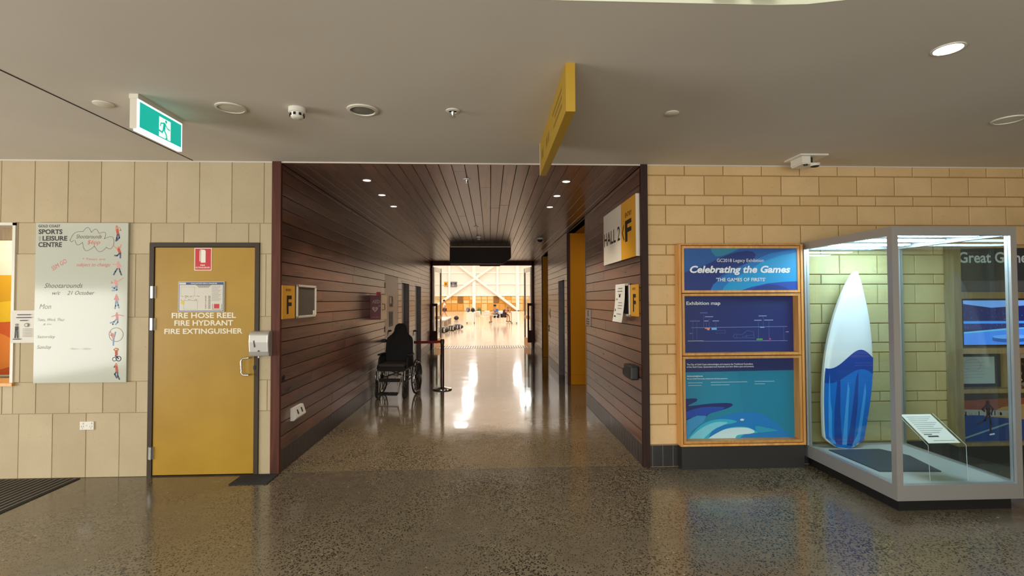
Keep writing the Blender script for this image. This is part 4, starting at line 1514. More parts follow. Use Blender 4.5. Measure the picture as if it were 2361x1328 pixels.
PE.line(mb, [(c0 + .068, 2.908), (c0 + .09, 2.888), (c0 + .115, 2.885)], .009, .0018, E_GREEN)
PE.line(mb, [(c0 + .045, 2.866), (c0 + .032, 2.845), (c0 - .015, 2.852), (c0 - .022, 2.862)], .012, .0018, E_GREEN)
PE.line(mb, [(c0 + .053, 2.866), (c0 + .074, 2.845), (c0 + .085, 2.815), (c0 + .072, 2.812)], .012, .0018, E_GREEN)
mb.build('running_man', t, recalc=False)

t = thing('blade_sign', 'long mustard blade sign hanging edge-on from the lobby ceiling', 'sign', (.465, -1.375, 2.73))
mb = MB(); mb.box(.437, .491, -2.112, -.638, 2.735, H, M_BLADEY); mb.build('box', t)
PB = Pl((.437, 0, 0), (0, -1, 0), (0, 0, 1))
mb = MB()
dk = mat('blade_print', '#8a6c1e', .5)
for k, (a, c) in enumerate(((1.95, 1.5), (1.95, 1.62), (1.95, 1.55))):
    PB.rect(mb, c, a, 2.925 - .05 * k, 2.945 - .05 * k, .0008, dk)
mb.build('print', t, recalc=False)
for a, c in ((1.3, 1.24), (1.2, 1.1), (.9, .78)):
    mb = MB(); PB.rect(mb, c, a, 2.83, 2.90, .0008, dk); mb.build('print', t, recalc=False)
mb = MB(); mb.box(.434, .437, -.645, -.638, 2.735, H, M_SIGNW); mb.build('edge_strip', t)


def disc_thing(name, label, cat, x, y, r, kind, z=H, group=None):
    t = thing(name, label, cat, (x, y, z), group=group)
    if kind == 'cap':
        m = MB(); m.lathe((x, y, z), [(r, 0), (r, -.006), (r * .9, -.010)], M_CREAM, 28); m.build('cap', t, True)
    elif kind == 'speaker_round':
        m = MB(); m.lathe((x, y, z), [(r, 0), (r * .99, -.008), (r * .86, -.010), (r * .84, -.004)], M_CREAM, 32, cap1=False); m.build('rim', t, True)
        m = MB(); m.lathe((x, y, z), [(r * .85, -.003), (r * .5, -.006), (0.001, -.007)], M_CREAM, 32); m.build('grille', t, True)
    elif kind == 'speaker_grey':
        m = MB(); m.lathe((x, y, z), [(r, 0), (r * .99, -.008), (r * .80, -.012), (r * .78, -.004)], M_CREAM, 32, cap1=False); m.build('rim', t, True)
        m = MB(); m.lathe((x, y, z), [(r * .79, -.003), (r * .4, -.007), (0.001, -.008)], mat('speaker_mesh', '#7d7a6c', .8), 32); m.build('grille', t, True)
    elif kind == 'sprinkler':
        m = MB(); m.lathe((x, y, z), [(r, 0), (r * .98, -.005), (r * .6, -.010), (r * .55, -.004)], M_PLAST, 24, cap1=False); m.build('rosette', t, True)
        m = MB(); m.lathe((x, y, z), [(r * .28, 0), (r * .28, -.02), (r * .14, -.03), (r * .14, -.04), (r * .4, -.042), (r * .4, -.046)], M_STEEL, 16); m.build('head', t, True)
    elif kind == 'smoke':
        m = MB(); m.lathe((x, y, z), [(r, 0), (r, -.03), (r * .92, -.034)], M_PLAST, 28); m.build('base', t, True)
        m = MB(); m.lathe((x, y, z), [(r * .82, -.034), (r * .72, -.062), (r * .55, -.072), (r * .3, -.074)], M_PLAST, 28); m.build('chamber', t, True)
        m = MB()
        for k in range(8):
            a = 2 * PI * k / 8
            c = Vector((x + r * .79 * math.cos(a), y + r * .79 * math.sin(a), z - .048))
            m.obox(c, (-.008 * math.sin(a), .008 * math.cos(a), 0), (.004 * math.cos(a), .004 * math.sin(a), 0), (-.002 * math.cos(a), -.002 * math.sin(a), .009), M_BLACK)
        m.build('vent', t)
    return t


def downlight(name, label, x, y, z, r, em, watts, group=None, col=(1, .9, .78)):
    t = thing(name, label, 'light', (x, y, z), group=group)
    m = MB(); m.lathe((x, y, z), [(r * 1.18, 0), (r * 1.16, -.004), (r, -.005), (r * .98, -.001)], M_PLAST, 28, cap1=False); m.build('trim_ring', t, True)
    m = MB(); m.lathe((x, y, z), [(r * .98, -.0015), (.001, -.0025)], mat('lamp_%g' % em, '#fff3e2', .5, emit=em), 28); m.build('lens', t)
    d = bpy.data.lights.new(name, 'SPOT'); d.energy = watts; d.color = col; d.spot_size = math.radians(100); d.spot_blend = .7; d.shadow_soft_size = r
    o = bpy.data.objects.new(name + '_lamp', d); COL.objects.link(o); o.location = (x, y, z - .02)
    return t


disc_thing('blank_cover', 'small plain white cap on the ceiling left of the exit sign', 'cap', -2.643, -1.413, .06, 'cap')
disc_thing('ceiling_speaker', 'pale round ceiling speaker right of the exit sign', 'speaker', -1.811, -1.371, .10, 'speaker_round')
disc_thing('smoke_detector', 'white smoke detector between the two ceiling speakers on the left', 'detector', -1.355, -1.37, .058, 'smoke')
disc_thing('ceiling_speaker', 'round ceiling speaker with a grey mesh centre', 'speaker', -.901, -1.361, .108, 'speaker_grey')
disc_thing('ceiling_sprinkler', 'small white sprinkler on the lobby ceiling left of the blade sign', 'sprinkler', -.262, -1.366, .05, 'sprinkler')
disc_thing('blank_cover', 'flat cap on the ceiling in the shadow right of the blade sign', 'cap', 1.326, -1.377, .05, 'cap')
disc_thing('ceiling_speaker', 'pale round ceiling speaker at the right edge above the glass case', 'speaker', 3.941, -1.33, .10, 'speaker_round')
downlight('ceiling_downlight', 'bright lit downlight in the lobby ceiling above the glass case', 2.495, -2.345, H, .065, 14, 26)
for s, x, sd in ((-1, -1.367, 'left'), (1, .868, 'right')):
    for k, y in enumerate((.675, 1.452, 2.222)):
        downlight('ceiling_downlight', 'small lit downlight in the timber ceiling, %s row, %s the lobby' % (sd, ('nearest to', 'middle one counted from', 'farthest from')[k]), x, y, HC + .001, .042, 8, 55, 'downlights in the timber ceiling')
disc_thing('ceiling_sprinkler', 'sprinkler on the timber ceiling close to the lobby', 'sprinkler', -.254, .593, .04, 'sprinkler', HC)
disc_thing('ceiling_sprinkler', 'sprinkler on the timber ceiling midway to the dark bulkhead', 'sprinkler', -.246, 4.137, .045, 'sprinkler', HC)
disc_thing('smoke_detector', 'smoke detector on the timber ceiling just before the dark bulkhead', 'detector', -.23, 5.556, .055, 'smoke', HC)
t = thing('dome_camera', 'black dome camera on the timber ceiling by the right wall', 'camera', (1.088, 5.835, HC))
mb = MB(); mb.lathe((1.088, 5.835, HC), [(.075, 0), (.075, -.03), (.065, -.035)], M_CREAM, 24); mb.build('base', t, True)
mb = MB(); mb.lathe((1.088, 5.835, HC), [(.06, -.03), (.055, -.06), (.035, -.082), (.005, -.09)], M_BLACK, 24); mb.build('dome', t, True)
t = thing('ceiling_projector', 'white ceiling bracket with a black lens near the right block wall', 'camera', (3.03, -.27, H))
mb = MB(); mb.box(2.90, 3.17, -.42, -.16, H - .014, H, M_PLAST); mb.build('plate', t)
mb = MB(); mb.box(2.94, 3.02, -.38, -.2, H - .075, H - .014, M_PLAST); mb.build('arm', t)
mb = MB(); mb.tube([(3.06, -.34, H - .014), (3.06, -.34, H - .07)], .007, M_BLACK); mb.build('stem', t, True)
mb = MB(); mb.box(2.95, 3.12, -.37, -.2, H - .085, H - .07, M_PLAST); mb.build('tray', t)
mb = MB(); mb.lathe((3.075, -.36, H - .085), [(.045, 0), (.045, -.014), (.04, -.018)], M_PLAST, 20); mb.build('lens_ring', t, True)
mb = MB(); mb.lathe((3.075, -.36, H - .103), [(.039, 0), (.03, -.006), (.005, -.008)], M_BLACK, 20); mb.build('lens', t, True)
mb = MB(); mb.lathe((2.985, -.36, H - .085), [(.02, 0), (.017, -.012)], M_BLACK, 14); mb.build('sensor', t, True)

# ================================================================== FLOOR MATS
M_RIB = mat('mat_black', '#171614', .8)
M_RIB2 = mat('mat_grey_rib', '#5b544a', .6)
t = thing('entrance_mat', 'ribbed black entrance mat on the floor at the far left', 'mat', (-5.0, -.9, 0))
A0, A1, A2 = Vector((-3.84, -.03, 0)), Vector((-3.815, -.83, 0)), Vector((-6.2, -.03, 0))
mb = MB(); mb.raw([(-6.4, -.03, 0), (-3.84, -.03, 0), (-3.815, -3.2, 0), (-6.4, -3.2, 0), (-6.4, -.03, .006), (-3.84, -.03, .006), (-3.815, -3.2, .006), (-6.4, -3.2, .006)],
                  [(0, 1, 2, 3), (4, 5, 6, 7), (0, 1, 5, 4), (1, 2, 6, 5), (2, 3, 7, 6), (3, 0, 4, 7)], M_RIB)
mb.build('base', t)
mb = MB()
x = -3.865
while x > -6.38:
    mb.box(x - .02, x, -3.18, -.04, .006, .011, M_RIB2)
    x -= .055
mb.build('ribs', t)['kind'] = 'stuff'
t = thing('door_mat', 'small black mat on the floor before the corridor post', 'mat', (-2.19, -.13, 0))
mb = MB(); mb.box(-2.36, -2.02, -.275, -.016, 0, .008, M_RIB); mb.build('pad', t)
mb = MB()
for k in range(8):
    mb.box(-2.35, -2.03, -.265 + k * .031, -.25 + k * .031, .008, .011, mat('mat_dark_rib', '#211f1d', .8))
mb.build('ribs', t)['kind'] = 'stuff'

# ================================================================== EXHIBITION PANELS ON THE RIGHT WALL
t = thing('exhibition_display', 'honey timber framed stack of three blue exhibition panels on the right wall', 'display', (2.47, -.06, 0))
X0, X1, YF = 1.85, 3.10, -.115
mb = MB(); mb.box(X0 + .012, X1 - .012, YF + .012, -.006, 0, .226, mat('plinth_black', '#24221f', .5)); mb.build('plinth', t)
for nm, a, c, e, g in (('side_board', X0, X0 + .022, .226, 2.2), ('side_board', X1 - .022, X1, .226, 2.2)):
    mb = MB(); mb.box(a, c, YF, -.006, e, g, M_PINE); mb.build(nm, t)
for nm, e, g in (('top_board', 2.19, 2.206), ('bottom_board', .226, .246)):
    mb = MB(); mb.box(X0 + .022, X1 - .022, YF, -.006, e, g, M_PINE); mb.build(nm, t)
mb = MB(); mb.box(X0 + .022, X1 - .022, -.012, -.006, .246, 2.19, M_GAP); mb.build('back_board', t)
FX0, FX1 = X0 + .03, X1 - .03


def art_panel(z0, z1, depth):
    """one inner frame with its art board; returns the art plane and inner rectangle"""
    fwd = .024
    parts = ((FX0, FX0 + fwd, z0, z1), (FX1 - fwd, FX1, z0, z1), (FX0 + fwd, FX1 - fwd, z0, z0 + fwd), (FX0 + fwd, FX1 - fwd, z1 - fwd, z1))
    q = MB()
    for a, c, e, g in parts:
        q.box(a, c, YF + .004, -.013, e, g, M_PINE)
    fr = q.build('panel_frame', t)
    q = MB(); q.box(FX0 + fwd, FX1 - fwd, YF + depth, YF + depth + .006, z0 + fwd, z1 - fwd, mat('panel_board', '#1b2f6e', .5)); bd = q.build('art_board', fr)
    return Pl((0, YF + depth, 0), (1, 0, 0), (0, 0, 1)), (FX0 + fwd, FX1 - fwd, z0 + fwd, z1 - fwd), bd


def art(P, R, src, layers, parent, base_d=.0004):
    """paint layers in source coordinates (x0,y0,x1,y1 of the art) on the board"""
    x0, y0, x1, y1 = src
    F = lambda p: (R[0] + (p[0] - x0) / (x1 - x0) * (R[1] - R[0]), R[3] - (p[1] - y0) / (y1 - y0) * (R[3] - R[2]))
    q = MB()
    P.rect(q, R[0], R[1], R[2], R[3], base_d, layers[0])
    for k, (pts, m, sm) in enumerate(layers[1:]):
        pp = smoothpoly(pts) if sm else pts
        pp = clip([F(p) for p in pp], *R)
        P.poly(q, pp, base_d + .0004 * (k + 1), m)
    o = q.build('print', parent, recalc=False)
    return F


C = lambda n, c: mat('art_' + n, c, .45)
lw = C('white', '#e9eef2')
P1, R1, B1 = art_panel(1.722, 2.184, .012)
src = (190, 155, 1400, 625)
F1 = art(P1, R1, src, [C('midblue', '#23589c'),
      ([(470, 120), (490, 200), (530, 245), (600, 240), (700, 200), (860, 120)], C('teal', '#2c7f9e'), 0),
      ([(170, 450), (400, 350), (640, 235), (800, 190), (910, 188), (955, 230), (900, 300), (700, 390), (560, 480), (460, 640), (170, 640)], C('navy', '#1c3276'), 1),
      ([(450, 660), (500, 560), (620, 460), (850, 330), (1100, 215), (1430, 150), (1430, 640)], C('blue', '#1f74bd'), 0),
      ([(590, 660), (610, 590), (680, 520), (860, 410), (1040, 300), (1220, 235), (1430, 195), (1430, 530), (1120, 545), (900, 590), (760, 660)], C('cyan', '#1d97cf'), 0),
      ([(760, 640), (900, 590), (1080, 548), (1250, 532), (1430, 524), (1430, 640)], C('royal', '#2349a4'), 0),
      ([(880, 640), (960, 590), (1080, 560), (1180, 565), (1270, 595), (1340, 640)], C('navy2', '#1d3684'), 0)], B1)
mb = MB()


def etext(P, F, body, x0, y0, x1, y1, m, bold=0.0, shear=0.0, d=.0045):
    a, c = F((x0, y1)), F((x1, y0))
    P.words('lettering', {1: B1, 2: globals().get('B2'), 3: globals().get('B3')}[1 if P is P1 else 2 if P is globals().get('P2') else 3], body, a[0], c[0], a[1], c[1], d, m, bold, shear)


etext(P1, F1, 'GC2018 Legacy Exhibition', 540, 272, 1040, 320, lw, .0)
etext(P1, F1, 'Celebrating the Games', 252, 350, 1325, 455, lw, .035, .22)
etext(P1, F1, "'THE GAMES OF FIRSTS'", 530, 485, 1055, 525, lw, .012)

P2, R2, B2 = art_panel(1.108, 1.714, .09)
R2 = (R2[0] + .036, R2[1], R2[2], R2[3])
F2 = art(P2, R2, (190, 685, 1355, 1310), [C('deepnavy', '#1b2a68')], B2)
mb = MB()
etext(P2, F2, 'Exhibition map', 207, 745, 570, 795, lw, .012, 0, .001)
pl = C('paleline', '#8fa3d6')
dl = C('dimline', '#5d72ad')


def ln(P, F, pts, wd, m, d=.001):
    P.line(mb, [F(p) for p in pts], wd, d, m)


ln(P2, F2, [(255, 1038), (1290, 1030)], .003, pl); ln(P2, F2, [(218, 1187), (1290, 1190)], .003, pl); ln(P2, F2, [(218, 1186), (380, 1186)], .006, lw)
for x, y0, y1 in ((272, 975, 1185), (314, 980, 1170), (390, 895, 1035), (416, 980, 1040), (447, 930, 1040), (518, 975, 1040), (976, 975, 1165), (1030, 920, 1035), (1090, 970, 1165), (1250, 1035, 1185)):
    ln(P2, F2, [(x, y0), (x, y1)], .0022, dl)
for x0, x1, y in ((355, 430, 872), (405, 490, 915), (243, 345, 963), (397, 437, 963), (487, 550, 963), (983, 1065, 910), (935, 1010, 958), (1043, 1135, 957), (1275, 1303, 1090), (235, 265, 1100)):
    ln(P2, F2, [(x0, y), (x1, y)], .007, pl if x0 > 360 else dl)
for x0, x1, y0, y1, m in ((400, 455, 1040, 1050, C('salmon', '#d98c7a')), (425, 450, 1050, 1065, MATS['art_salmon']), (472, 527, 1040, 1062, C('sky', '#6fb3e6')), (995, 1040, 1033, 1042, MATS['art_sky']),
                          (955, 1020, 1163, 1180, C('green', '#4f9a4c')), (1092, 1108, 1160, 1178, C('rose', '#d0415e')), (1030, 1090, 1184, 1188, MATS['art_rose'])):
    a, c = F2((x0, y1)), F2((x1, y0))
    P2.rect(mb, a[0], c[0], a[1], c[1], .0014, m)
ln(P2, F2, [(520, 1070), (620, 1070), (620, 1100), (515, 1100)], .0018, dl)
ln(P2, F2, [(700, 1140), (720, 1115), (800, 1118), (855, 1072), (925, 1090), (930, 1155), (720, 1155), (700, 1140)], .0022, dl)
ln(P2, F2, [(740, 1118), (740, 1152)], .0018, dl); ln(P2, F2, [(845, 1115), (845, 1152)], .0018, dl); ln(P2, F2, [(800, 1140), (925, 1120)], .0018, dl)
mb.build('map_lines', B2, recalc=False)

P3, R3, B3 = art_panel(.252, 1.10, .098)
src3 = (190, 120, 1270, 950)
R3 = (R3[0] + .036, R3[1], R3[2], R3[3] - .010)
F3 = art(P3, R3, src3, [C('sea', '#1f7f9e'),
      ([(700, 240), (1290, 240), (1290, 960), (800, 960)], C('sea2', '#1b7a99'), 0),
      ([(190, 110), (1280, 110), (1280, 248), (190, 260)], C('band', '#1c2c63'), 0),
      ([(300, 980), (480, 760), (700, 690), (900, 690), (1060, 780), (1180, 900), (1250, 980)], C('azure', '#1a76bb'), 1),
      ([(150, 560), (220, 535), (295, 535), (296, 562), (215, 610), (420, 590), (600, 585), (655, 603), (600, 640), (430, 690), (390, 720), (300, 710), (150, 760)], C('ink', '#1d2b66'), 1),
      ([(150, 700), (280, 640), (420, 622), (565, 628), (540, 655), (420, 690), (380, 715), (260, 725), (150, 760)], C('cobalt', '#2249a5'), 1),
      ([(180, 960), (200, 760), (300, 712), (390, 715), (360, 780), (250, 870), (200, 960)], C('steelblue', '#3a8ec2'), 0),
      ([(200, 980), (300, 840), (420, 770), (560, 750), (690, 775), (640, 800), (520, 820), (440, 880), (380, 980)], C('lagoon', '#2fa7c4'), 1),
      ([(210, 970), (330, 850), (470, 785), (600, 790), (480, 850), (390, 920), (330, 980)], C('ice', '#74c6da'), 1),
      ([(420, 980), (520, 880), (650, 835), (800, 840), (900, 900), (780, 905), (660, 980)], MATS['art_lagoon'], 1),
      ([(400, 970), (520, 880), (640, 845), (790, 845), (865, 880), (840, 905), (700, 920), (640, 970)], C('foam', '#b9dbe2'), 1),
      ([(880, 830), (1000, 850), (1100, 880), (1000, 890), (900, 895)], C('sea3', '#2a93b4'), 1),
      ([(725, 755), (745, 748), (768, 757), (755, 772), (728, 770)], MATS['art_foam'], 0)], B3)
mb = MB()
etext(P3, F3, 'The City of Gold Coast acknowledges and respects the Traditional Custodians', 203, 170, 860, 192, lw, .012, 0, .006)
etext(P3, F3, 'of the Gold Coast, Queensland and Australia and their Elders past and present.', 203, 196, 870, 217, lw, .012, 0, .006)
etext(P3, F3, 'Acknowledgments', 203, 292, 360, 312, lw, .01, 0, .006)
etext(P3, F3, 'The new GC2018 Partnership completed the following organisations', 203, 322, 605, 337, lw, .01, 0, .006)
for x0, x1, y in ((215, 355, 370), (215, 345, 397), (440, 800, 366), (440, 622, 394), (876, 1072, 362), (876, 978, 388)):
    ln(P3, F3, [(x0, y), (x1, y)], .0045, C('softwhite', '#a9cbd6'), .006)
mb.build('small_print', B3, recalc=False)

# ---- second display unit behind the glass case
t = thing('exhibition_wall_unit', 'tan timber exhibition unit with a screen and photographs behind the glass case', 'display', (5.5, -.06, 0))
U0, U1 = 4.655, 6.35
mb = MB(); mb.box(U0 + .02, U1, -.10, -.006, 0, .18, MATS['plinth_black']); mb.build('plinth', t)
mb = MB(); mb.box(U0 + .01, U1, -.02, -.006, .18, 2.18, M_PLY); mb.build('back_board', t)
mb = MB(); mb.box(U0, U0 + .075, -.115, -.006, .18, 2.185, M_PLY); mb.build('stile', t)
for e, g in ((.18, .212), (.705, .745), (1.10, 1.155), (1.655, 1.72), (2.165, 2.185)):
    mb = MB(); mb.box(U0 + .075, U1, -.11, -.02, e, g, M_PLY); mb.build('rail', t)
mb = MB(); mb.box(5.305, 5.345, -.105, -.02, .745, 1.10, M_PLY); mb.build('divider', t)
PU = Pl((0, -.05, 0), (1, 0, 0), (0, 0, 1))
mb = MB(); PU.slab(mb, U0 + .085, U1, 1.84, 2.16, -.03, 0, mat('header_dark', '#2c3138', .4)); hd = mb.build('header_board', t)
mb = MB(); PU.rect(mb, U0 + .085, U1, 1.722, 1.838, -.02, mat('header_photo', '#59555c', .5)); mb.build('photo_strip', t, recalc=False)
mb = MB()
PU.text(mb, 'Great Games', 4.772, 5.56, 2.018, 2.13, .001, mat('header_text', '#c9d3d6', .5), .02)
mb.build('lettering', hd, recalc=False)
# screen
sc_ = MB(); PU.slab(sc_, U0 + .085, 5.98, 1.165, 1.65, -.02, .006, M_BLACK); tv = sc_.build('screen', t)
sR = (4.80, 5.96, 1.185, 1.635)
E_ = lambda n, c, e: mat('screen_' + n, '#05070a', .2, emit=e, emit_col=c)
mb = MB()
PU.rect(mb, *sR, .0066, E_('night', '#0a1a55', .9))
PU.rect(mb, sR[0], sR[1], 1.56, 1.635, .0070, E_('sky', '#6f9fe8', .9))
PU.poly(mb, [(sR[0], 1.60), (5.1, 1.56), (5.5, 1.585), (5.96, 1.545), (5.96, 1.40), (sR[0], 1.40)], .0074, E_('stand', '#101f5e', .9))
PU.rect(mb, sR[0], sR[1], 1.40, 1.425, .0078, E_('rail', '#3f8fe8', 1))
PU.rect(mb, sR[0], sR[1], 1.34, 1.40, .0078, E_('crowd', '#16266a', 1))
PU.poly(mb, [(sR[0], 1.185), (sR[1], 1.185), (sR[1], 1.36), (5.4, 1.345), (sR[0], 1.30)], .0082, E_('stage', '#3f83ea', 1))
PU.poly(mb, [(sR[0], 1.30), (5.4, 1.345), (sR[1], 1.36), (sR[1], 1.375), (5.3, 1.355), (sR[0], 1.315)], .0084, E_('stage_edge', '#5fb5e0', 1))
pod = [(5.3 + .2 * math.cos(2 * PI * k / 20), 1.265 + .022 * math.sin(2 * PI * k / 20)) for k in range(20)]
PU.poly(mb, [(a, c - .035) for a, c in pod], .0086, E_('podium', '#1c56a6', 1))
PU.rect(mb, 5.1, 5.5, 1.23, 1.265, .0088, MATS['screen_podium'])
PU.poly(mb, pod, .009, E_('podium_top', '#5b9df0', 1))
rng = random.Random(5)
for k in range(90):
    a, c = rng.uniform(sR[0], sR[1] - .01), rng.choice((rng.uniform(1.43, 1.54), rng.uniform(1.345, 1.395)))
    PU.rect(mb, a, a + .009, c, c + .007, .0086, E_('dot', '#4463b4', .9))
mb.build('picture', tv, recalc=False)
# framed documents
mb = MB(); PU.slab(mb, 4.735, 5.20, .755, 1.09, -.03, -.01, mat('doc_mount', '#232c3a', .4)); dm = mb.build('document_frame', t)
mb = MB(); PU.rect(mb, 4.74, 5.135, .79, 1.062, -.0095, mat('doc_paper', '#a9b3ae', .5)); 
for k in range(6):
    PU.line(mb, [(4.80, 1.0 - k * .03), (5.04 - .03 * (k % 2), 1.005 - k * .03)], .003, -.009, M_GREYINK)
PU.line(mb, [(4.90 + .09 * math.cos(2 * PI * k / 20), .98 + .06 * math.sin(2 * PI * k / 20)) for k in range(20)], .003, -.009, M_GREYINK, True)
mb.build('document', dm, recalc=False)
mb = MB(); PU.slab(mb, 5.37, 6.3, .755, 1.09, -.03, -.01, M_BLACK); cm = mb.build('photograph', t)
mb = MB()
PU.rect(mb, 5.37, 6.3, 1.045, 1.09, -.0095, mat('photo_pale', '#a79c8a', .5))
for k in range(70):
    a, c = rng.uniform(5.39, 6.25), rng.uniform(.77, 1.03)
    PU.disc(mb, a, c, rng.uniform(.009, .02), -.009 + .00002 * k, rng.choice((mat('crowd_a', '#8a7a6a', .6), mat('crowd_b', '#b9a794', .6), mat('crowd_c', '#5a3f38', .6))), 7)
mb.build('print', cm, recalc=False)
# runner photograph
mb = MB(); PU.slab(mb, U0 + .085, U1, .212, .705, -.03, -.006, mat('photo_blue', '#20376f', .45)); rp = mb.build('photograph', t)
mb = MB()
Z = -.0055
PU.rect(mb, 4.74, 6.35, .62, .705, Z, mat('photo_trees', '#3f3a26', .6))
PU.poly(mb, [(4.74, .53), (6.35, .44), (6.35, .66), (5.3, .64), (4.74, .62)], Z + .0004, mat('photo_rust', '#8c4a30', .6))
PU.poly(mb, [(5.0, .46), (6.35, .34), (6.35, .60), (5.6, .60), (5.2, .55)], Z + .0008, mat('photo_sand', '#a98a58', .6))
PU.poly(mb, [(5.48, .35), (6.35, .30), (6.35, .68), (5.48, .66)], Z + .0010, mat('photo_red', '#b5522c', .6))
PU.poly(mb, [(4.74, .48), (5.3, .455), (5.3, .51), (4.74, .535)], Z + .0012, mat('photo_crowd', '#a5a096', .6))
PU.poly(mb, [(4.74, .485), (6.35, .33), (6.35, .212), (4.74, .212)], Z + .0016, mat('photo_track', '#1f3f7d', .5))
PU.poly(mb, [(4.74, .235), (4.78, .23), (5.28, .385), (5.24, .39)], Z + .002, mat('photo_line', '#7d9a9a', .5))
for k in range(26):
    a = rng.uniform(4.75, 5.28)
    PU.rect(mb, a, a + .012, .47, .47 + rng.uniform(.02, .05), Z + .0018, rng.choice((M_INK, M_GREYINK, M_RED, MATS['photo_crowd'])))
rk = mat('photo_runner', '#3a2a20', .6)
PU.disc(mb, 5.045, .60, .020, Z + .0026, rk, 12)
PU.line(mb, [(5.045, .575), (5.05, .49)], .045, Z + .0024, rk)
PU.line(mb, [(5.02, .565), (4.985, .53), (5.01, .51)], .016, Z + .0026, rk); PU.line(mb, [(5.07, .565), (5.10, .535), (5.085, .50)], .016, Z + .0026, rk)
PU.line(mb, [(5.045, .49), (5.01, .42), (4.935, .385)], .02, Z + .0026, rk); PU.line(mb, [(5.055, .49), (5.07, .40), (5.065, .30)], .02, Z + .0026, rk)
PU.line(mb, [(5.06, .275), (5.105, .282)], .015, Z + .0026, lw)
mb.build('print', rp, recalc=False)

# ================================================================== GLASS CASE
cs = thing('glass_display_case', 'tall aluminium framed glass display case with lit top at the right', 'display case', (3.645, -.595, 0))
cx0, cx1, cy0, cy1 = 3.135, 4.155, -1.17, -.03
mb = MB(); mb.box(cx0 + .05, cx1 - .05, cy0 + .05, cy1, 0, .095, mat('kick_black', '#131211', .5)); mb.build('kickboard', cs)
for nm, a, c, e, g in (('base_rail', cx0, cx1, cy0, cy0 + .05), ('base_rail', cx0, cx1, cy1 - .05, cy1), ('base_rail', cx0, cx0 + .05, cy0 + .05, cy1 - .05), ('base_rail', cx1 - .05, cx1, cy0 + .05, cy1 - .05)):
    mb = MB(); mb.box(a, c, e, g, .095, .212, M_ALU); mb.build(nm, cs)
for a, c, e, g in ((cx0, cx1, cy0, cy0 + .05), (cx0, cx1, cy1 - .05, cy1), (cx0, cx0 + .05, cy0 + .05, cy1 - .05), (cx1 - .05, cx1, cy0 + .05, cy1 - .05)):
    mb = MB(); mb.box(a, c, e, g, 2.155, 2.222, M_ALU); mb.build('top_rail', cs)
for a in (cx0, cx1 - .05):
    for e in (cy0, cy1 - .05):
        mb = MB(); mb.box(a, a + .05, e, e + .05, .212, 2.155, M_ALU); mb.build('post', cs)
mb = MB(); mb.box(cx0 + .05, cx1 - .05, cy0 + .05, cy1 - .05, .15, .205, mat('case_floor', '#b3b5ae', .35)); mb.build('floor_panel', cs)
mb = MB(); mb.box(cx0 + .05, cx1 - .05, cy0 + .05, cy1 - .05, 2.195, 2.222, mat('case_roof', '#c9d6d8', .4)); mb.build('roof_panel', cs)
for a, c, e, g in ((cx0 + .05, cx1 - .05, cy0 + .02, cy0 + .028), (cx0 + .02, cx0 + .028, cy0 + .05, cy1 - .05), (cx1 - .028, cx1 - .02, cy0 + .05, cy1 - .05), (cx0 + .05, cx1 - .05, cy1 - .028, cy1 - .02)):
    mb = MB(); mb.box(a, c, e, g, .212, 2.155, M_GLASS); mb.build('glass_pane', cs)
E_LED = mat('led_diffuser', '#f2fbff', .4, emit=34.0, emit_col='#cfeaff')
for k, y in enumerate((-.98, -.62, -.26)):
    mb = MB(); mb.box(cx0 + .09, cx1 - .12, y - .055, y + .055, 2.172, 2.182, E_LED); s_ = mb.build('light_strip', cs)
    mb = MB(); mb.box(cx0 + .08, cx1 - .11, y - .062, y + .062, 2.182, 2.195, M_ALU); mb.build('strip_housing', s_)

# surfboard leaning in the case
t = thing('surfboard', 'white and blue surfboard standing at the back left of the glass case', 'surfboard', (3.45, -.17, .205))
AX0, AX1 = Vector((3.43, -.17, .207)), Vector((3.62, -.13, 1.93))
axis = (AX1 - AX0); Lb = axis.length; axis.normalize()
side = Vector((axis.z, 0, -axis.x)).normalized()
nrm = side.cross(axis).normalized()
if nrm.y > 0: nrm = -nrm


def half(s):
    """half width along the board, tail to nose"""
    if s < .06: return .07 + .13 * math.sin(s / .06 * PI / 2)
    if s < .4: return .20 + .045 * math.sin((s - .06) / .34 * PI / 2)
    return max(.002, .245 * math.cos((s - .4) / .6 * PI / 2) ** .72)


NS = 40
ss = [i / NS for i in range(NS + 1)]


def bp(s, u, d):
    hw = half(s)
    return AX0 + axis * (Lb * s) + side * (u * hw) + nrm * (d + .02 * (1 - u * u) + .05 * max(0, s - .6) ** 2)


mb = MB()
us = [-1, -.85, -.5, 0, .5, .85, 1]
vv = [bp(s, u, .0 if abs(u) == 1 else .012) for s in ss for u in us] + [bp(s, u, -.03 if abs(u) == 1 else -.045) for s in ss for u in us]
n = len(us); off = len(ss) * n
ff = []
for i in range(NS):
    for k in range(n - 1):
        ff.append((i * n + k, i * n + k + 1, (i + 1) * n + k + 1, (i + 1) * n + k))
        ff.append((off + i * n + k, off + (i + 1) * n + k, off + (i + 1) * n + k + 1, off + i * n + k + 1))
    ff.append((i * n, (i + 1) * n, off + (i + 1) * n, off + i * n)); ff.append((i * n + n - 1, off + i * n + n - 1, off + (i + 1) * n + n - 1, (i + 1) * n + n - 1))
ff.append(tuple(list(range(n)) + [off + k for k in range(n)][::-1]))
ff.append(tuple([NS * n + k for k in range(n)] + [off + NS * n + k for k in range(n)][::-1]))
M_SURF = mat('surfboard_gloss', '#d9dcdc', .15)
ntS, NS_, LS_, bS = nodes(M_SURF)
bd_v = []
mb.raw(vv, ff, M_SURF)
bd = mb.build('board', t, True)
# wave artwork: colour bands as real faces set a hair above the deck
s_blue, s_deep, s_light, s_cyan = mat('surf_blue', '#1668c4', .15), mat('surf_deep', '#173f94', .15), mat('surf_light', '#3d95e0', .15), mat('surf_cyan', '#2f86c9', .15)


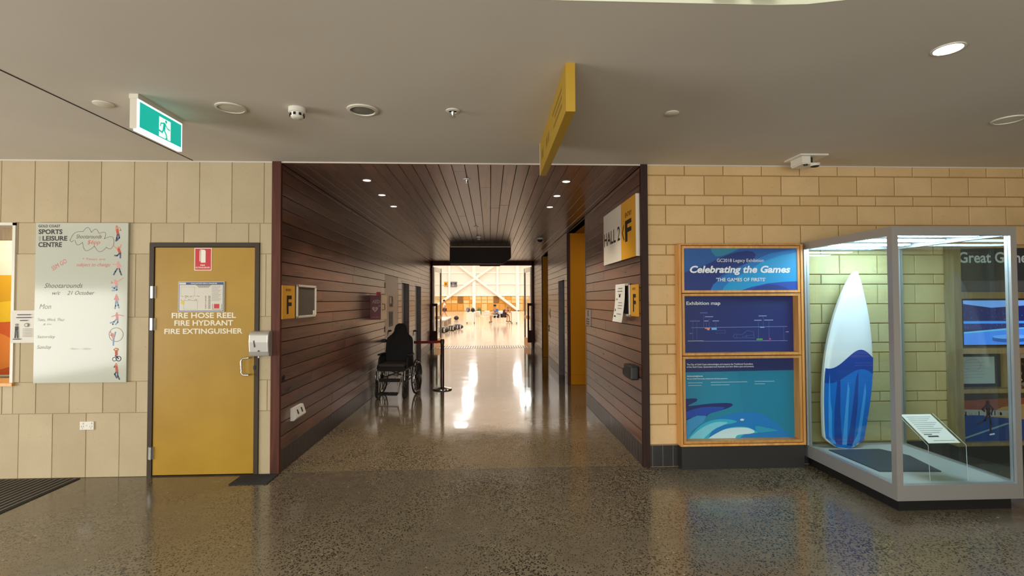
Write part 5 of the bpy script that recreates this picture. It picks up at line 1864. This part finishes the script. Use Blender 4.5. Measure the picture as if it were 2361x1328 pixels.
def deck(poly_fn, m, d, q):
    """strip between lower s and upper s for each u column"""
    cols = [(-0.98 + 1.96 * k / 24) for k in range(25)]
    for k in range(24):
        a, c = cols[k], cols[k + 1]
        l0, h0 = poly_fn(a); l1, h1 = poly_fn(c)
        if h0 <= l0 and h1 <= l1: continue
        h0, h1 = max(h0, l0), max(h1, l1)
        for j in range(10):
            t0, t1 = j / 10, (j + 1) / 10
            q.face([bp(l0 + (h0 - l0) * t0, a, d), bp(l1 + (h1 - l1) * t0, c, d), bp(l1 + (h1 - l1) * t1, c, d), bp(l0 + (h0 - l0) * t1, a, d)], m)


q = MB()
deck(lambda u: (.003, .50 + .05 * math.sin(u * 2.6 + .6) + .02 * u), s_blue, .0142, q)
deck(lambda u: (.40 + .05 * math.sin(u * 2.2 + .4), .50 + .05 * math.sin(u * 2.6 + .6) + .02 * u), s_deep, .0148, q)
for u0_, wd_, top in ((-.8, .10, .42), (-.45, .16, .46), (-.05, .12, .40), (.3, .16, .45), (.68, .12, .40)):
    deck(lambda u, u0_=u0_, wd_=wd_, top=top: (.02, .02 + (top - .02) * max(0, 1 - ((u - u0_) / wd_) ** 2)), s_light if wd_ < .14 else s_deep, .0154, q)
q.build('wave_print', t, recalc=False)

t = thing('floor_plate', 'dark grey plate lying on the floor of the glass case', 'plate', (3.5, -.54, .205))
mb = MB(); mb.raw([(3.24, -.24, .2055), (3.26, -.84, .2055), (3.77, -.87, .2055), (3.86, -.45, .2055), (3.74, -.24, .2055)] + [(3.24, -.24, .213), (3.26, -.84, .213), (3.77, -.87, .213), (3.86, -.45, .213), (3.74, -.24, .213)],
                  [(0, 1, 2, 3, 4), (5, 6, 7, 8, 9)] + [(i, (i + 1) % 5, 5 + (i + 1) % 5, 5 + i) for i in range(5)], mat('plate_grey', '#3c4247', .5))
mb.build('plate', t)

t = thing('label_stand', 'clear bent acrylic label stand at the front of the glass case', 'stand', (3.65, -.93, .205))
mb = MB()
st = [(3.49, 3.80)]
pth = [(-1.075, .207), (-1.065, .485), (-.77, .668)]
vv = []
for x in (3.485, 3.80):
    for y, z in pth:
        vv.append((x, y, z))
vv2 = [(x, y + .004, z - .004) for x, y, z in vv]
mb.raw(vv + vv2, [(0, 1, 4, 3), (1, 2, 5, 4), (6, 9, 10, 7), (7, 10, 11, 8), (0, 3, 9, 6), (2, 8, 11, 5), (0, 6, 7, 1), (1, 7, 8, 2), (3, 4, 10, 9), (4, 5, 11, 10)], M_ACRYL)
mb.build('acrylic', t)
mb = MB()
for x in (3.485, 3.80):
    mb.tube([(x, y, z) for y, z in pth], .002, mat('acrylic_edge', '#c9d2d0', .2), 6)
mb.build('polished_edge', t, True)
PL_ = Pl((0, -1.058, .492), (1, 0, 0), (0, .85, .527))
t = thing('case_label', 'white printed label sheet on the clear acrylic stand', 'label', (3.64, -.93, .57))
mb = MB(); PL_.slab(mb, 3.50, 3.765, .008, .325, .003, .005, M_PAPER); mb.build('sheet', t)
mb = MB()
for k in range(9):
    PL_.rect(mb, 3.525, 3.74 - .03 * (k % 3), .29 - k * .022, .296 - k * .022, .0056, M_GREYINK)
PL_.rect(mb, 3.55, 3.64, .07, .085, .0056, M_INK); PL_.rect(mb, 3.53, 3.60, .095, .103, .0056, M_INK); PL_.rect(mb, 3.56, 3.74, .03, .036, .0056, M_GREYINK)
mb.build('print', t, recalc=False)

# ================================================================== PEOPLE AND THINGS IN THE HALL
SKIN = mat('skin', '#c08a66', .6)


def skin_obj(name, verts, edges, radii, m, parent, root=0):
    me = bpy.data.meshes.new(name)
    me.from_pydata([Vector(v) for v in verts], edges, [])
    me.materials.append(m)
    o = bpy.data.objects.new(name, me)
    COL.objects.link(o)
    o.parent = parent
    md = o.modifiers.new('skin', 'SKIN')
    if not me.skin_vertices:
        bpy.context.view_layer.objects.active = o
    for i, r in enumerate(radii):
        sv = me.skin_vertices[0].data[i]
        sv.radius = (r, r) if not isinstance(r, tuple) else r
        sv.use_root = (i == root)
    md.use_smooth_shade = True
    ss_ = o.modifiers.new('sub', 'SUBSURF'); ss_.levels = 1; ss_.render_levels = 1
    return o


def person(label, loc, rz, J, shirt, shorts, hair, hgt=1.0, long_shorts=.55):
    """J: joints in the figure's own frame (x right, -y forward, z up)"""
    p = thing('person', label, 'person', loc, rz)
    p.scale = (hgt, hgt, hgt)
    V = lambda k: Vector(J[k])
    names = ['pelvis', 'spine', 'chest', 'neck', 'head0', 'head1']
    vs = [V('pelvis'), V('pelvis').lerp(V('chest'), .5), V('chest'), V('neck'), V('neck').lerp(V('head'), .45), V('head')]
    rd = [(.15, .11), (.13, .1), (.16, .11), .055, .075, .09]
    ed = [(0, 1), (1, 2), (2, 3), (3, 4), (4, 5)]
    vs.append(V('head') + (V('head') - V('neck')).normalized() * .08); rd.append(.07); ed.append((5, 6))
    for s in ('l', 'r'):
        b0 = len(vs)
        vs += [V(s + 'sh'), V(s + 'el'), V(s + 'wr'), V(s + 'wr').lerp(V(s + 'el'), -.35)]; rd += [.055, .042, .03, .032]
        ed += [(2, b0), (b0, b0 + 1), (b0 + 1, b0 + 2), (b0 + 2, b0 + 3)]
        b0 = len(vs)
        vs += [V(s + 'hip'), V(s + 'kn'), V(s + 'an'), V(s + 'toe')]; rd += [.085, .055, .04, .035]
        ed += [(0, b0), (b0, b0 + 1), (b0 + 1, b0 + 2), (b0 + 2, b0 + 3)]
    skin_obj('body', vs, ed, rd, SKIN, p)
    hv = V('head') + (V('head') - V('neck')).normalized() * .03
    q = MB(); q.ball((hv.x, hv.y + .02, hv.z + .03), (.098, .105, .10), hair, 12, 8); q.build('hair', p, True, local=True)
    vs = [V('pelvis').lerp(V('chest'), .1), V('pelvis').lerp(V('chest'), .6), V('chest') + Vector((0, 0, .04))]; rd = [(.175, .135), (.165, .13), (.175, .125)]; ed = [(0, 1), (1, 2)]
    for s in ('l', 'r'):
        b0 = len(vs); vs += [V(s + 'sh'), V(s + 'sh').lerp(V(s + 'el'), .6)]; rd += [.075, .07]; ed += [(2, b0), (b0, b0 + 1)]
    skin_obj('shirt', vs, ed, rd, shirt, p)
    vs = [V('pelvis')]; rd = [(.18, .14)]; ed = []
    for s in ('l', 'r'):
        b0 = len(vs); vs += [V(s + 'hip'), V(s + 'hip').lerp(V(s + 'kn'), long_shorts)]; rd += [.11, .10]; ed += [(0, b0), (b0, b0 + 1)]
    skin_obj('shorts', vs, ed, rd, shorts, p)
    for s in ('l', 'r'):
        a, c = V(s + 'an'), V(s + 'toe')
        q = MB(); q.tube([a.lerp(c, -.5), a.lerp(c, .3), c], [.04, .05, .04], mat('shoe', '#7d7468', .7), 8); q.build('shoe', p, True, local=True)
    return p


walk = dict(pelvis=(0, 0, .93), chest=(0, -.02, 1.28), neck=(0, -.03, 1.44), head=(0, -.06, 1.58),
            lsh=(.17, -.02, 1.36), lel=(.21, .08, 1.12), lwr=(.15, -.12, 1.05), rsh=(-.17, -.02, 1.36), rel=(-.21, .02, 1.10), rwr=(-.12, -.18, 1.08),
            lhip=(.09, 0, .88), lkn=(.10, -.18, .50), lan=(.10, -.30, .09), ltoe=(.10, -.46, .05), rhip=(-.09, 0, .88), rkn=(-.10, .08, .50), ran=(-.10, .34, .12), rtoe=(-.10, .24, .05))
person('person in a pale singlet and dark shorts walking across the hall at left', (-3.91, 38.3, 0), math.radians(-80), walk, mat('singlet', '#efe3d6', .8), mat('dark_shorts', '#54404a', .8), mat('dark_hair', '#2b201c', .8))
sit = dict(pelvis=(0, 0, .52), chest=(0, -.04, .86), neck=(0, -.08, 1.02), head=(0, -.14, 1.15),
           lsh=(.18, -.04, .94), lel=(.22, -.08, .70), lwr=(.14, -.30, .66), rsh=(-.18, -.04, .94), rel=(-.22, -.08, .70), rwr=(-.14, -.30, .66),
           lhip=(.09, -.04, .50), lkn=(.11, -.44, .50), lan=(.11, -.46, .09), ltoe=(.11, -.60, .05), rhip=(-.09, -.04, .50), rkn=(-.11, -.44, .50), ran=(-.11, -.40, .09), rtoe=(-.11, -.54, .05))
person('person in a blue top sitting on a white chair in the hall', (.48, 31.6, 0), math.radians(-65), sit, mat('blue_top', '#3a6fa8', .8), mat('navy_shorts', '#23283c', .8), MATS['dark_hair'], 1.05, .8)
lean = dict(sit); lean.update(chest=(0, -.20, .80), neck=(0, -.32, .93), head=(0, -.42, 1.02), lsh=(.18, -.22, .88), rsh=(-.18, -.22, .88), lel=(.20, -.42, .72), rel=(-.20, -.42, .72), lwr=(.12, -.58, .78), rwr=(-.12, -.58, .78))
person('person in a dark jacket leaning over the white table in the hall', (1.0, 32.2, 0), math.radians(50), lean, mat('dark_jacket', '#4a3a40', .8), mat('black_trousers', '#2a2528', .8), mat('grey_brown_hair', '#8a6a58', .8), 1.05, .9)

M_TW = mat('table_white', '#ece6dc', .4)


def trestle(label, x, y, wd, dp, hh):
    t = thing('trestle_table', label, 'table', (x, y, 0))
    q = MB(); q.box(x - wd / 2, x + wd / 2, y - dp / 2, y + dp / 2, hh - .04, hh, M_TW); q.build('tabletop', t)
    q = MB(); q.box(x - wd / 2 + .02, x + wd / 2 - .02, y - dp / 2 + .02, y - dp / 2 + .04, .1, hh - .04, M_TW); q.build('front_panel', t)
    for a in (-1, 1):
        for c in (-1, 1):
            q = MB(); q.tube([(x + a * (wd / 2 - .05), y + c * (dp / 2 - .05), 0), (x + a * (wd / 2 - .05), y + c * (dp / 2 - .05), hh - .04)], .02, M_DKSTEEL, 8); q.build('leg', t)
    return t


def chair(label, x, y, rz):
    t = thing('plastic_chair', label, 'chair', (x, y, 0), rz, 'white plastic chairs in the hall')
    q = MB(); q.box(-.22, .22, -.22, .2, .42, .455, M_TW); o = q.build('seat', t, local=True); bv = o.modifiers.new('b', 'BEVEL'); bv.width = .015
    q = MB()
    vv = []
    for i in range(5):
        for k in range(5):
            u, v = -.22 + .11 * k, .47 + .1 * i
            vv.append((u * (1 - .1 * (i / 4) ** 2), .2 + .06 * i / 4 - .04 * (u / .22) ** 2, v))
    ff = [(i * 5 + k, i * 5 + k + 1, i * 5 + k + 6, i * 5 + k + 5) for i in range(4) for k in range(4)]
    q.raw(vv, ff, M_TW)
    o = q.build('backrest', t, True, local=True, recalc=False); sd = o.modifiers.new('s', 'SOLIDIFY'); sd.thickness = .02
    for a in (-1, 1):
        for c in (-1, 1):
            q = MB(); q.tube([(a * .17, c * .16, .43), (a * .21, c * .22, 0)], .015, M_TW, 8); q.build('leg', t, True, local=True)
    return t


trestle('white trestle table piled with navy bags at the left of the hall', -1.40, 31.3, .62, 1.1, .80)
trestle('white trestle table beside the two seated people in the hall', 1.72, 30.6, .45, 1.0, .84)
chair('white plastic chair holding a green backpack', -.78, 31.95, math.radians(150))
chair('white plastic chair under the person in blue', .48, 31.7, math.radians(-65))
chair('white plastic chair under the person in the dark jacket', 1.0, 32.3, math.radians(50))
chair('white plastic chair right of the navy bags table, farther from the lobby', -.30, 32.9, math.radians(200))
chair('white plastic chair at the right side of the hall behind the glazed door', 2.55, 29.0, math.radians(90))
t = thing('tall_stool', 'white tall backed seat frame in front of the person in blue', 'chair', (.33, 29.2, 0))
for a in (-.14, .14):
    for c in (-.14, .14):
        mb = MB(); mb.tube([(.33 + a, 29.2 + c, 0), (.33 + a * .8, 29.2 + c * .8, .62)], .02, M_TW, 8); mb.build('leg', t, True)
mb = MB(); mb.box(.15, .51, 29.02, 29.38, .62, .66, M_TW); mb.build('seat', t)


def bag(label, x, y, z, sx, sy, sz, m, m2=None):
    t = thing('sports_bag', label, 'bag', (x, y, z), random.uniform(-.3, .3))
    q = MB(); q.ball((0, 0, sz / 2), (sx / 2, sy / 2, sz / 2), m, 14, 8)
    q.v = [(a, c, max(.003, e)) for a, c, e in q.v]
    q.build('body', t, True, local=True)
    q = MB(); q.tube([(-sx * .3, -sy * .3, sz * .75), (-sx * .2, -sy * .38, sz * 1.08), (sx * .2, -sy * .38, sz * 1.08), (sx * .3, -sy * .3, sz * .75)], .015, m2 or M_RUBBER, 6); q.build('strap', t, True, local=True)
    if m2:
        q = MB()
        for k in (-1, 0, 1):
            q.obox((k * sx * .22, -sy * .44, sz * .5), (sx * .04, 0, 0), (0, sy * .05, 0), (0, 0, sz * .3), m2)
        q.build('stripe', t, local=True)
    return t


nv, bk, st_ = mat('bag_navy', '#20263f', .7), mat('bag_black', '#1d1b1f', .7), mat('bag_stripe', '#c9c4be', .6)
bag('navy bag on the left end of the hall table', -1.58, 31.1, .80, .26, .5, .34, nv, st_)
bag('dark bag on the right end of the hall table', -1.24, 31.3, .80, .30, .5, .30, bk)
bag('green backpack on a white chair in the hall', -.80, 31.93, .457, .34, .3, .62, mat('bag_green', '#4f6b4a', .7))
bag('black bag lying by the gold wall left of the table', -2.83, 37.2, 0, .42, .4, .34, bk)
bag('black and white striped bag nearest on the hall floor', -2.42, 20.7, 0, .75, .5, .30, bk, st_)
bag('black striped bag behind the nearest one in the hall', -2.08, 22.2, 0, .6, .4, .30, bk, st_)
bag('dark bag at the right end of the bag row', -1.86, 23.6, 0, .7, .5, .30, nv, st_)
t = thing('low_bench', 'long low grey bench behind the bags in the hall', 'bench', (-2.9, 28, 0))
mb = MB(); mb.box(-3.45, -2.75, 25.4, 31.5, .40, .46, mat('bench_grey', '#b9aba0', .5)); mb.build('seat', t)
for yy in (25.6, 28.4, 31.2):
    mb = MB(); mb.box(-3.40, -2.80, yy - .06, yy + .06, 0, .40, MATS['bench_grey']); mb.build('leg', t)
t = thing('hall_letter_sign', 'small yellow hall sign with a letter B on the far white wall', 'sign', (-6.7, HY - .2, 3.8))
PH = Pl((0, HY - .2, 0), (1, 0, 0), (0, 0, 1))
mb = MB(); PH.slab(mb, -7.02, -6.42, 3.82, 4.5, -.04, 0, M_SIGNY); mb.build('plate', t)
mb = MB(); PH.text(mb, 'B', -6.86, -6.58, 3.95, 4.36, .002, M_INK, .02); mb.build('lettering', t, recalc=False)
t = thing('scoreboard', 'dark grey scoreboard on the far white wall', 'scoreboard', (-5.6, HY - .2, 3.75))
mb = MB(); PH.slab(mb, -6.23, -5.04, 3.75, 4.5, -.1, .02, mat('scoreboard_grey', '#6b6a70', .5)); mb.build('panel', t)
mb = MB()
for a, c in ((-6.1, -5.8), (-5.45, -5.15)):
    PH.rect(mb, a, c, 4.1, 4.38, .024, M_CHAR)
PH.rect(mb, -5.75, -5.5, 3.9, 4.0, .024, MATS['bag_stripe'])
mb.build('digits', t, recalc=False)
